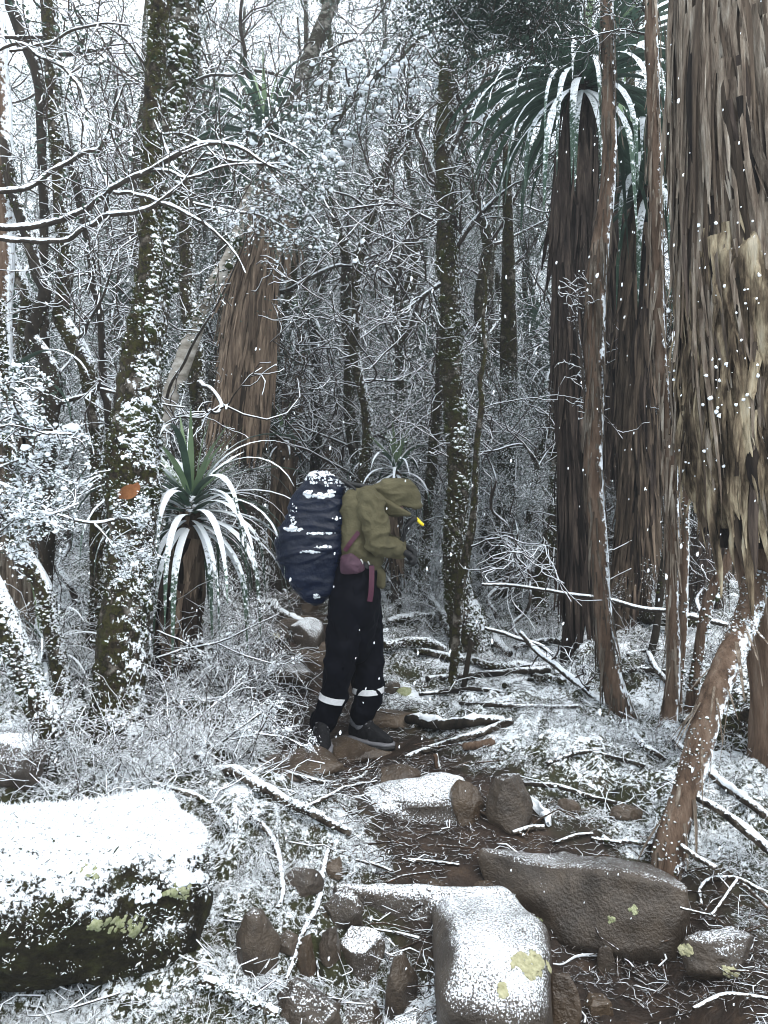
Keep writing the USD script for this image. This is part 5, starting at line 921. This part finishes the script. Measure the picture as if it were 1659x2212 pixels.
# jacket
jk = hullof([B(772, 1092, 34, -.10), B(772, 1092, 34, .10), B(792, 1078, 26, -.10), B(792, 1078, 26, .10), B(770, 1150, 34, -.09), B(770, 1150, 34, .09), B(806, 1130, 22, -.08), B(806, 1130, 22, .08)], 2)
jk = jk + hullof([B(770, 1150, 34, -.09), B(770, 1150, 34, .09), B(806, 1130, 22, -.07), B(806, 1130, 22, .07), B(772, 1200, 36, -.08), B(772, 1200, 36, .08), B(800, 1205, 26, -.06), B(800, 1205, 26, .06), B(772, 1228, 38, -.05), B(772, 1228, 38, .05)], 2)
for s, w in ((-1, hn), (1, hf)):
    e = B(815, 1170, 24, .19 * s)
    part(man, 'sleeve', cloth(hullof([B(799, 1088, 29, .15 * s), B(812, 1130, 26, .185 * s)], 2) + hullof([B(812, 1130, 26, .185 * s), e], 2) + hullof([e, (w - np.array([.012, 0, -.008]), px(16, HD))], 2), .010, 620 + s, .012, (12, 12, 14), 7, .006, (26, 26, 22)), M['olive'])
jm = cloth(jk, .011, 602, .009, (13, 13, 9), 6, .006, (26, 26, 22)); part(man, 'jacket', jm, M['olive'])
# hood: a shell open towards the ground ahead of the face
ho = hullof([B(806, 1068, 20), B(838, 1064, 27, -.03), B(838, 1064, 27, .03), B(872, 1062, 25, -.03), B(872, 1062, 25, .03), B(890, 1074, 19, -.03), B(890, 1074, 19, .03), B(893, 1088, 16, -.03), B(893, 1088, 16, .03), B(842, 1094, 20, -.02), B(842, 1094, 20, .02)], 2)
hi = hullof([B(846, 1082, 17), B(868, 1076, 20, -.02), B(868, 1076, 20, .02), B(886, 1084, 16, -.02), B(886, 1084, 16, .02), B(905, 1150, 26), B(865, 1150, 30)], 2)
part(man, 'hood', cloth(ho - hi, .010, 603, .010, (6, 10, 17), 4, .005, (26, 26, 26)), M['olive'])
fl = hullof([B(822, 1078, 7, -.09), B(845, 1092, 6, -.10), B(884, 1110, 3, -.09), B(838, 1108, 5, -.08), B(850, 1112, 4, -.03), B(884, 1112, 3, -.02)], 1)
part(man, 'collar', cloth(fl, .012, 604, .004, (9, 9, 9), 3), M['olive'])
part(man, 'scarf', finish(hullof([B(852, 1098, 9, -.06), B(864, 1102, 8, -.07), B(860, 1108, 8, -.02), B(866, 1110, 5, -.04)], 2), .012, 6, .003, 30, .002, 60), M['maroon'])
part(man, 'jacket_hem', cloth(hullof([B(806, 1222, 13, -.06), B(824, 1240, 10, -.07), B(825, 1262, 8, -.07), B(812, 1255, 9, -.06), B(806, 1222, 13, .06), B(822, 1255, 10, .06)], 1), .014, 605, .004, (9, 9, 9), 4), M['olive'])
def near_y(vf, u, v, rad=6):
    q = vf[0]; uu = CU + q[:, 0] / q[:, 1] * FPX; vv = CV - (q[:, 2] - CZ) / q[:, 1] * FPX; k = np.hypot(uu - u, vv - v) < rad
    return q[k, 1].min() if k.any() else HD - .15
def on(vf, u, v, off=.004):
    y = near_y(vf, u, v) - off; return P(u, v, y)
# rucksack in its navy rain cover
pk = hullof([B(692, 1046, 26, -.07), B(692, 1046, 26, .07), B(722, 1056, 20, -.08), B(722, 1056, 20, .08), B(664, 1078, 26, -.08), B(664, 1078, 26, .08), B(650, 1130, 30, -.09), B(650, 1130, 30, .09), B(722, 1130, 20, -.11), B(722, 1130, 20, .11)], 2)
pk = pk + hullof([B(650, 1130, 30, -.09), B(650, 1130, 30, .09), B(722, 1130, 20, -.11), B(722, 1130, 20, .11), B(641, 1180, 40, -.08), B(641, 1180, 40, .08), B(716, 1200, 22, -.11), B(716, 1200, 22, .11), B(655, 1225, 38, -.08), B(655, 1225, 38, .08)], 2)
pk = pk + hullof([B(716, 1200, 22, -.11), B(716, 1200, 22, .11), B(655, 1225, 38, -.08), B(655, 1225, 38, .08), B(676, 1270, 26, -.06), B(676, 1270, 26, .06), B(682, 1292, 13, -.03), B(682, 1292, 13, .03), B(706, 1272, 16, -.08), B(706, 1272, 16, .08)], 2)
def gathers(v):
    uu = CU + v[:, 0] / v[:, 1] * FPX; vv = CV - (v[:, 2] - CZ) / v[:, 1] * FPX
    e = np.clip((uu - 690) / 50, 0, 1) ** 2
    h = .006 * e * np.sin(vv * .75 + 3 * meshkit.noise(v * 8, 3))
    g = np.exp(-((vv - (1070 + ((uu - 692) / 30) ** 2 * -5)) / 4.0) ** 2) * (np.abs(uu - 692) < 34) * .014      # pocket that holds snow
    for (a, b, k, am) in ((1098, -.10, .9, .012), (1140, .02, 1.1, .016), (1160, -.06, 1.3, .012), (1185, -.22, 1.0, .016), (1200, -.25, .7, .010), (1120, .12, 1.0, .009)):
        g = g + am * np.exp(-((vv - (a + b * (uu - 690) + 5 * np.sin(uu * .05 + a))) / (4 * k)) ** 2) * np.clip((740 - uu) / 25, 0, 1)
    return h + g
M['pack_cloth'] = snowy('navy_rain_cover', [(0.3, (0.0018, 0.0040, 0.012)), (0.7, (0.0035, 0.0075, 0.022))], 5, thr=1.3, soft=.10, amp=.75, sscale=60, rough=.38, bump=.4, bscale=50, sdir=(0, -.25, .97), spec=.25, big=.15)
pm_ = cloth(pk, .009, 610, .012, (4, 4, 12), 6, .006, (12, 12, 26), gathers)
pack = thing('backpack', 'bulging rucksack under a navy blue rain cover dusted with snow on the hikers back', 'backpack', P(690, 1300, HD)); part(pack, 'rain_cover', pm_, M['pack_cloth'])
patch(pack, pm_, [(691, 1070, 26, 5, 260), (666, 1066, 9, 7, 90), (716, 1064, 8, 7, 70), (690, 1023, 36, 6, 200), (672, 1036, 12, 11, 40), (718, 1042, 24, 8, 60), (700, 1034, 20, 6, 30), (634, 1143, 18, 4, 110), (690, 1152, 28, 2, 40), (668, 1192, 24, 2, 40), (700, 1182, 22, 2, 30), (684, 1288, 6, 5, 40), (730, 1120, 14, 2, 30), (634, 1110, 8, 24, 30)], 611, 'snow', .0034, 'snow_clumps')
st = MB()
for s in (-1, 1):
    st.add(tube(spline([P(748, 1046, HD) + [0, .10 * s, 0], P(775, 1050, HD) + [0, .11 * s, 0], P(800, 1056, HD) + [0, .11 * s, 0], P(822, 1085, HD) + [0, .10 * s, 0], P(826, 1120, HD) + [0, .09 * s, 0]], 24), .014, 8))
part(pack, 'shoulder_strap', st, M['black'])
part(pack, 'lid_strap', tube(spline([P(735, 1036, HD) + [0, -.12, 0], P(752, 1046, HD) + [0, -.13, 0], P(770, 1062, HD) + [0, -.15, 0], P(752, 1090, HD) + [0, -.14, 0]], 20), .007, 6), M['black'])
pouch = hullof([(on(jm, 742, 1206), px(6, HD)), (on(jm, 758, 1202, .02), px(7, HD)), (on(jm, 778, 1216, .02), px(6, HD)), (on(tr, 784, 1228, .01), px(4, HD)), (on(tr, 770, 1232, .02), px(6, HD)), (on(tr, 742, 1232, .01), px(7, HD)), (on(jm, 750, 1218, .04), px(8, HD))], 2)
part(pack, 'hip_belt_pocket', cloth(pouch, .010, 612, .005, (14, 14, 10), 5), M['mauve'])
def flat_strap(pts, w, mat, nm, parent, th=.002):
    s = spline(pts, 16); T = norm(np.gradient(s, axis=0)); S = norm(np.cross(T, [0, -1, 0])); U = np.cross(S, T)
    q = np.stack([s - S * w / 2 - U * th, s + S * w / 2 - U * th, s + S * w / 2 + U * th, s - S * w / 2 + U * th], 1); n = len(s)
    i = (np.arange(n - 1)[:, None] * 4 + np.arange(4)[None]); j = (np.arange(n - 1)[:, None] * 4 + (np.arange(4)[None] + 1) % 4)
    part(parent, nm, (q.reshape(-1, 3), np.concatenate([np.stack([i, j, j + 4], -1).reshape(-1, 3), np.stack([i, j + 4, i + 4], -1).reshape(-1, 3)])), M[mat], smooth=30)
flat_strap([on(jm, 775, 1149, .008), on(jm, 765, 1162, .010), on(jm, 755, 1175, .010), on(jm, 745, 1190, .008)], px(9, HD), 'maroon', 'side_strap', pack)
flat_strap([on(tr, 803, 1222, .05), P(804, 1245, HD) + [0, -.20, 0], P(803, 1270, HD) + [0, -.20, 0], P(800, 1291, HD) + [0, -.19, 0]], px(11, HD), 'maroon', 'loose_strap', pack)
flat_strap([on(jm, 785, 1216, .012), on(tr, 795, 1224, .03), on(tr, 806, 1224, .04)], px(9, HD), 'black', 'hip_belt', pack)
for a, b in (((779, 1208), (783, 1220)), ((795, 1213), (797, 1224))):
    part(pack, 'buckle', tube([on(jm, *a, .03), on(jm, (a[0] + b[0]) / 2 + 2, (a[1] + b[1]) / 2, .034), on(jm, *b, .03)], .004, 6), M['metal'])
# the tool in the hands: black handle with a yellow tip
tool = thing('walking_pole', 'black pole handle with a yellow tip held in front of the hikers chest', 'walking pole', hn)
part(tool, 'shaft', tube(spline([P(859, 1180, HD) + [0, -.05, 0], P(868, 1163, HD) + [0, -.05, 0], P(880, 1140, HD) + [0, -.05, 0], P(886, 1128, HD) + [0, -.05, 0]], 16), np.linspace(.009, .014, 16), 10), M['black'])
part(tool, 'grip', finish(chain(B(877, 1145, 5, -.05), B(884, 1128, 7, -.05), B(893, 1121, 6, -.05), B(900, 1122, 4, -.05)), .01, 5, .001, 30, .0005, 60), M['black'])
part(tool, 'grip_tip', finish(chain(B(900, 1121, 3.6, -.05), B(905, 1127, 3.8, -.05), B(912, 1133, 3.2, -.05)), .008, 5, .0005, 30, 0, 60), M['yellow'])
part(tool, 'wrist_loop', tube(spline([P(884, 1128, HD) + [0, -.07, 0], P(872, 1142, HD) + [0, -.08, 0], P(874, 1162, HD) + [0, -.07, 0], P(862, 1176, HD) + [0, -.07, 0]], 18), .005, 6), M['black'])
# ---------------------------------------------------------------- the forest behind: snowy trees, bushes and shaggy columns
def proto_tree(name, label, group, seed, H, r, nb, bl, leaf_n, leaf_s, loc, rz, sc, mat='moss_bark', low=.18, lean=.1, crook=.36, dens=.85, cat='tree', fork=False, snowb=0):
    rng = np.random.default_rng(seed); t = thing(name, label, cat, loc, rz, sc, group)
    n = 16; z = np.linspace(-.25, H, n); a = rng.normal(0, lean, 2)
    w = np.cumsum(rng.normal(0, .075, (n, 2)), 0) + np.outer(np.linspace(0, 1, n), a * H * .5)
    ax = np.c_[w - w[1], z]; rad = r * np.linspace(1.15, .22, n); s = spline(np.c_[ax, rad], 44)
    part(t, 'trunk', tube(s[:, :3], s[:, 3], 9, .16, 6, .12, 20, seed), M[mat], world=False)
    out, tips = [], []
    for k in range(nb):
        f = rng.uniform(low, 1.0); i = min(int(f * 43), 42); az = rng.uniform(0, 2 * np.pi)
        grow(rng, s[i, :3], norm([math.cos(az), math.sin(az), rng.uniform(-.05, .9)]), bl * rng.uniform(.5, 1.25) * (1.15 - .5 * f), max(s[i, 3] * rng.uniform(.22, .45), .008), 0, out, tips, crook, dens=dens)
    part(t, 'branches', limbs_mesh(out, minr=.0035), M['twig'], world=False, kind='stuff')
    if leaf_n: part(t, 'foliage', leaves(tips, leaf_n, leaf_s, rng, .07, flat=.6), M['frost_leaf'], world=False, kind='stuff')
    return t
rng = np.random.default_rng(700)
def spot(u, d):
    x = (u - CU) / FPX * d; return (x, d, gz(x, d) - .02)
G1, G2, G3, G4 = 'slender snow laden trees of the background forest', 'snowy leafy understorey bushes', 'shaggy columns of distant grass trees', 'bare snow lined trees of the far slope'
L1, L2, L3, L4 = 'slender leafy tree lined with snow in the background forest', 'snowy leafy bush under the background trees', 'distant grass tree with a brown shaggy trunk among the background trees', 'bare crooked tree lined with snow on the far slope'
TP = [proto_tree('background_tree', L1, G1, 710, 8.5, .09, 15, 2.0, 55, .026, spot(700, 11), 20, 1.0),
      proto_tree('background_tree', L1, G1, 711, 7.5, .07, 16, 1.7, 60, .026, spot(1120, 12), 70, 1.0, 'grey_bark', lean=.2),
      proto_tree('background_tree', L1, G1, 712, 9.5, .11, 18, 2.1, 46, .026, spot(450, 11.5), 0, 1.0, 'moss_bark', lean=.05),
      proto_tree('far_tree', L4, G4, 713, 9.0, .10, 20, 2.2, 22, .036, spot(840, 17), 0, 1.0, 'grey_bark', lean=.12),
      proto_tree('far_tree', L4, G4, 714, 8.0, .08, 22, 1.9, 24, .036, spot(960, 19), 0, 1.0, 'string_bark', lean=.2, crook=.45),
      proto_tree('understorey_bush', L2, G2, 715, 2.3, .03, 14, 1.1, 60, .018, spot(760, 9.5), 0, 1.0, 'twig', low=.08, crook=.4, cat='bush'),
      proto_tree('understorey_bush', L2, G2, 716, 1.5, .022, 14, .8, 55, .016, spot(1080, 8.5), 0, 1.0, 'twig', low=.05, crook=.4, cat='bush')]
INFO = [('background_tree', L1, 'tree', G1)] * 3 + [('far_tree', L4, 'tree', G4)] * 2 + [('understorey_bush', L2, 'bush', G2)] * 2
def put(k, u, d, sc, rz):
    nm, lb, ct, gp_ = INFO[k]; return copy(TP[k], nm, lb, ct, spot(u, d), rz, sc, gp_)
for k in range(34):
    d = rng.uniform(9.0, 17); u = rng.uniform(-150, 1500)
    if 560 < u < 720 and d < 13: continue
    put(int(rng.integers(0, 3)), u, d, rng.uniform(.75, 1.25), rng.uniform(0, 360))
for k in range(80):
    d = rng.uniform(14, 44); u = rng.uniform(-150, 1700)
    put(int(rng.choice([0, 1, 2, 3, 4, 3, 4])), u, d, rng.uniform(.9, 1.2) * (1 + max(d - 18, 0) * .022), rng.uniform(0, 360))
for k in range(64):
    d = rng.uniform(7.5, 20); u = rng.uniform(-150, 1650)
    if (520 < u < 760 and d < 12) or (430 < u < 640 and d < 8.5): continue
    put(int(rng.integers(5, 7)), u, d, rng.uniform(.7, 1.35), rng.uniform(0, 360))
for (u, d, sc) in ((330, 6.2, .8), (120, 6.3, .9), (40, 5.6, .7), (230, 6.0, .8), (480, 6.4, .55), (1080, 7.2, .8), (1160, 7.6, .9), (1130, 6.4, .55), (1400, 7.3, .7), (1500, 6.6, .6), (900, 8.4, .6), (1290, 6.8, .5), (980, 7.0, .5)):
    put(5 + int(u) % 2, u, d, sc, u * 7 % 360)
def far_grass_tree(seed, loc, rz, sc):
    r = np.random.default_rng(seed); t = thing('distant_grass_tree', L3, 'grass tree', loc, rz, sc, G3); H = 3.4
    ax = np.c_[r.normal(0, .03, 6).cumsum(), r.normal(0, .03, 6).cumsum(), np.linspace(H, -.1, 6), [.09, .17, .2, .21, .19, .15]]; s = spline(ax, 30)
    mb = MB(); mb.add(tube(s[:, :3], s[:, 3] * .95, 14, .14, 8, .1, 25, seed, stretch=.15)); part(t, 'trunk', mb, M['dead'], world=False)
    mb = MB()
    for k in range(240):
        i = r.integers(0, 26); az = r.uniform(0, 6.28); o = np.array([math.cos(az), math.sin(az), 0])
        mb.add(hang_strip(s[i, :3] + o * s[i, 3], o, np.array([0, 0, -1.0]), r.uniform(.4, .9), .045, r, 3, .06))
    part(t, 'dead_fronds', mb, M['dead'], world=False, kind='stuff')
    mb = MB()
    for k in range(70):
        f = k / 70; mb.add(strap([0, 0, H + .1 - .2 * f], k * 2.4, 1.4 - 1.7 * f + r.normal(0, .1), r.uniform(.8, 1.1), .05, r.uniform(1.4, 2.4), r, 7))
    part(t, 'crown', mb, M['frond'], world=False, kind='stuff')
    return t
GT = far_grass_tree(740, spot(1000, 14), 0, 1.0)
for (u, d, sc) in ((930, 12.5, .9), (720, 15, 1.0), (560, 13, .9), (820, 18, 1.1), (1090, 10.5, .75), (1150, 12, 1.0), (1050, 17, 1.2), (400, 14, 1.0), (250, 11, 1.0), (90, 10, .9), (900, 11, .62), (1210, 9.5, .8), (1420, 9.5, .9), (690, 20, 1.1), (30, 8.5, .8), (1460, 8.5, .85), (1560, 9, .9), (1270, 12, 1.1), (985, 10.5, .7), (330, 9, .7)):
    copy(GT, 'distant_grass_tree', L3, 'grass tree', spot(u, d), u * 37 % 360, sc, G3)
# crown heavy with clots of snow arching over the middle
t = thing('snow_laden_tree', 'leafy arching tree heavy with clots of snow at the top middle', 'tree', spot(1090, 8.0))
rng = np.random.default_rng(760); out, tips = [], []
tr_ = spline(pxline([(1095, 330, 16), (1060, 180, 13), (1000, 90, 11), (930, 70, 9), (860, 130, 8), (790, 190, 7), (730, 260, 5), (700, 320, 4)], 7.2), 40)
down = np.vstack([np.r_[spot(1090, 8.0), px(24, 8)][None], np.r_[P(1100, 800, 7.8), px(20, 7.8)][None]])
st_ = spline(np.vstack([down, tr_[0][None]]), 24); part(t, 'trunk', tube(np.vstack([st_[:, :3], tr_[1:, :3]]), np.r_[st_[:, 3], tr_[1:, 3]], 8, .15, 12, seed=3), M['moss_bark'])
for k in range(34):
    i = rng.integers(8, 40); grow(rng, tr_[i, :3], norm(rng.normal(0, 1, 3) + [0, 0, .1]), rng.uniform(.35, .8), .012, 1, out, tips, .5, dens=1.2)
part(t, 'twigs', limbs_mesh(out, minr=.004), M['twig'], kind='stuff'); part(t, 'foliage', leaves(tips, 24, .028, rng, .05), M['frost_leaf'], kind='stuff')
q = np.vstack(tips); q = q[rng.permutation(len(q))[:900]]; q = q + rng.normal(0, .03, q.shape); s = .016 * rng.lognormal(0, .45, len(q))
part(t, 'snow_clots', many(ICO[0], q + [0, 0, .02], np.stack([s * 1.4, s * 1.4, s * .8], 1), rng, np.tile([0, 0, 1.0], (len(q), 1)), jitter=.22), M['snow'], kind='stuff')
# ---------------------------------------------------------------- ground cover, litter, heath, falling snow
rng = np.random.default_rng(800)
def in_view(n, d0, d1, pad=60, power=1.6):
    d = d0 + (d1 - d0) * rng.random(n) ** power; u = rng.uniform(-pad, 1659 + pad, n); x = (u - CU) / FPX * d
    return x, d
def gnormal(x, y):
    e = .03; zx = (ground_z(x + e, y) - ground_z(x - e, y)) / (2 * e); zy = (ground_z(x, y + e) - ground_z(x, y - e)) / (2 * e); return norm(np.stack([-zx, -zy, np.ones_like(zx)], -1))
def tuft(n, seed, spread=.9, w=.10):
    r = np.random.default_rng(seed); v, f = [], []
    for k in range(n):
        a = r.uniform(0, 6.28); e = r.uniform(.15, 1.4) * spread; h = r.uniform(.5, 1.0); d = np.array([math.cos(a) * math.sin(e), math.sin(a) * math.sin(e), math.cos(e)]); s = norm(np.cross(d, [0.3, .2, 1])) * w
        b = np.array([math.cos(a), math.sin(a), 0]) * r.uniform(0, .5); k0 = len(v); m = b + d * h * .55 + s * .3
        v += [b - s * .4, b + s * .4, m + s * .8, m - s * .8, b + d * h + [0, 0, -.12 * h]]; f += [[k0, k0 + 1, k0 + 2], [k0, k0 + 2, k0 + 3], [k0 + 3, k0 + 2, k0 + 4]]
    return np.array(v), np.array(f)
def lump(seed):
    r = np.random.default_rng(seed); v, f = ICO[1]; return v * np.array([1, 1, .7]) * (1 + r.normal(0, .42, (len(v), 1))), f
x, y = in_view(190000, 1.9, 11)
m = path_mask(x, y) + (meshkit.fbm(np.stack([x * 7, y * 7, 0 * x], -1), 3, 12) - .5) * .8; c = meshkit.fbm(np.stack([x * 5, y * 5, 0 * x], -1), 2, 15)
k = (m > 1.05) & (c > .42); x, y = x[k], y[k]; z = ground_z(x, y)
scatter('/World', 'moss_tufts', [(tuft(16, 1, .9, .06), M['tuft']), (tuft(22, 2, 1.0, .05), M['tuft']), (tuft(12, 3, .7, .08), M['tuft']), (tuft(20, 5, 1.1, .045), M['tuft'])], np.stack([x, y, z], -1), gnormal(x, y), np.clip(.0072 * rng.lognormal(0, .45, len(x)), 0, .014) * (.6 + .28 * y), rng, 'tuft', 'low moss and heath tufts dusted with snow all over the forest floor', kind='stuff', tilt=.25)
def twig(seed, bend=.2, n=6):
    r = np.random.default_rng(seed); p = np.c_[np.linspace(-.5, .5, n), r.normal(0, bend * .3, n).cumsum() * .8, np.abs(r.normal(0, .05, n))]; return tube(p, np.linspace(.016, .006, n), 4)
x, y = in_view(26000, 1.9, 8, 20, 1.3)
m = path_mask(x, y); k = (m < 1.35) & (meshkit.fbm(np.stack([x * 4, y * 4, 0 * x], -1), 2, 21) > .40); x, y, m = x[k], y[k], m[k]; z = ground_z(x, y) + .003
up = np.tile([0, 0, 1.0], (len(x), 1))
scatter('/World', 'twig_litter', [(twig(1), M['litter']), (twig(2, .5), M['litter']), (twig(3, .9), M['litter']), (twig(4, .4), M['litter_snow'])], np.stack([x, y, z], -1), up, .085 * rng.lognormal(0, .5, len(x)), rng, 'twig', 'wet dark twigs and bark crumbs trodden into the muddy track', kind='stuff', tilt=.12, idx=rng.choice(4, len(x), p=[.34, .28, .24, .14]))
x, y = in_view(9000, 2.0, 10, 40, 1.3); m = path_mask(x, y); k = m > 1.1; x, y = x[k], y[k]; z = ground_z(x, y) + .012
scatter('/World', 'snowy_twigs', [(twig(5, .8), M['litter_snow']), (twig(6, 1.2), M['litter_snow']), (twig(7, .6), M['litter_snow'])], np.stack([x, y, z], -1), np.tile([0, 0, 1.0], (len(x), 1)), .075 * rng.lognormal(0, .5, len(x)), rng, 'twig', 'fallen twigs lined with snow on the forest floor', kind='stuff', tilt=.35)
# heath: tangles of thin snow lined stems
def heath(label, group, seed, R, n, loc, rz, sc, leafy=5):
    r = np.random.default_rng(seed); t = thing('heath_shrub', label, 'shrub', loc, rz, sc, group); out, tips = [], []
    for k in range(n):
        a = r.uniform(0, 6.28); e = r.uniform(.3, 1.2); grow(r, [r.normal(0, R * .25), r.normal(0, R * .25), -.02], [math.cos(a) * e, math.sin(a) * e, 1], R * r.uniform(.6, 1.3), .005, 1, out, tips, .55, droop=.35, dens=1.3)
    part(t, 'stems', limbs_mesh(out, minr=.0022), M['twig'], world=False, kind='stuff')
    part(t, 'foliage', leaves(tips, leafy, .013, r, .02, flat=.5), M['leaf'], world=False, kind='stuff'); return t
HG = 'low heath shrubs tangled with snow'; HL = 'low wiry heath shrub tangled with snow'
HP = [heath(HL, HG, 820, .55, 26, spot(430, 4.5), 0, 1.0, 6), heath(HL, HG, 821, .4, 24, spot(520, 4.7), 0, 1.0, 9), heath(HL, HG, 822, .5, 16, spot(380, 3.7), 0, 1.0, 3)]
for (u, d, sc) in ((480, 4.3, .9), (400, 4.1, .8), (540, 5.4, .8), (470, 5.2, 1.0), (350, 3.6, .7), (330, 3.3, .6), (180, 3.6, .8), (100, 3.5, .7), (230, 3.25, .7), (60, 3.2, .6), (420, 3.5, .7), (500, 3.7, .6), (560, 4.2, .55), (150, 4.4, .9), (60, 4.2, .9), (320, 5.0, .9), (520, 6.2, .9), (450, 6.6, 1.0), (560, 7.5, .9), (1100, 5.8, .6), (1180, 6.3, .8), (1030, 6.8, .6), (1260, 5.8, .6), (1400, 5.6, .7), (1340, 5.2, .5), (1240, 4.2, .35), (1170, 4.0, .3), (1330, 3.9, .35), (1500, 5.3, .7), (1580, 5.0, .7), (900, 6.5, .5), (1440, 3.9, .35), (870, 7.5, .7), (940, 7.8, .8), (1180, 8.2, 1.0), (300, 2.95, .4), (560, 2.75, .3), (480, 2.9, .35), (1560, 3.6, .35), (1610, 2.9, .3)):
    copy(HP[int(u) % 3], 'heath_shrub', HL, 'shrub', spot(u, d), u * 13 % 360, sc, HG)
# the snow in the air
n = 1500; d = 1.3 + 9 * rng.random(n) ** 1.2; u = rng.uniform(-20, 1680, n); v = rng.uniform(-20, 2230, n)
pos = np.stack([(u - CU) / FPX * d, d, CZ - (v - CV) / FPX * d], -1); k = pos[:, 2] > ground_z(pos[:, 0], pos[:, 1]) + .1; pos = pos[k]
def flake(seed): r = np.random.default_rng(seed); v, f = ICO[1]; return v * np.array([1, .8, 1.9]) * (1 + r.normal(0, .18, (len(v), 1))), f
scatter('/World', 'falling_snow', [(flake(1), M['snow']), (flake(2), M['snow'])], pos, np.tile([.18, 0, 1.0], (len(pos), 1)), .0011 * rng.lognormal(0, .45, len(pos)) + .00028 * pos[:, 1], rng, 'snowflake', 'clumped snowflakes falling through the forest air', kind='stuff', tilt=.12)
# ---------------------------------------------------------------- haze of falling snow between the trees
usdkit.material(stage, '/World/Looks/haze', {'v': ('principled_volume', {'color': (0.93, 0.96, 1.0), 'density': 0.0030, 'anisotropy': 0.3})}, [], volume='v.volume')
bx = trimesh.creation.box((400, 260, 60)); bx.apply_translation((0, 100, 28))
hz = usdkit.mesh(stage, '/World/haze', (np.array(bx.vertices), np.array(bx.faces)), '/World/Looks/haze'); meta(hz.GetPrim(), 'thin pale haze of snow hanging between the trees', kind='stuff')
print('triangles', TRIS[0])
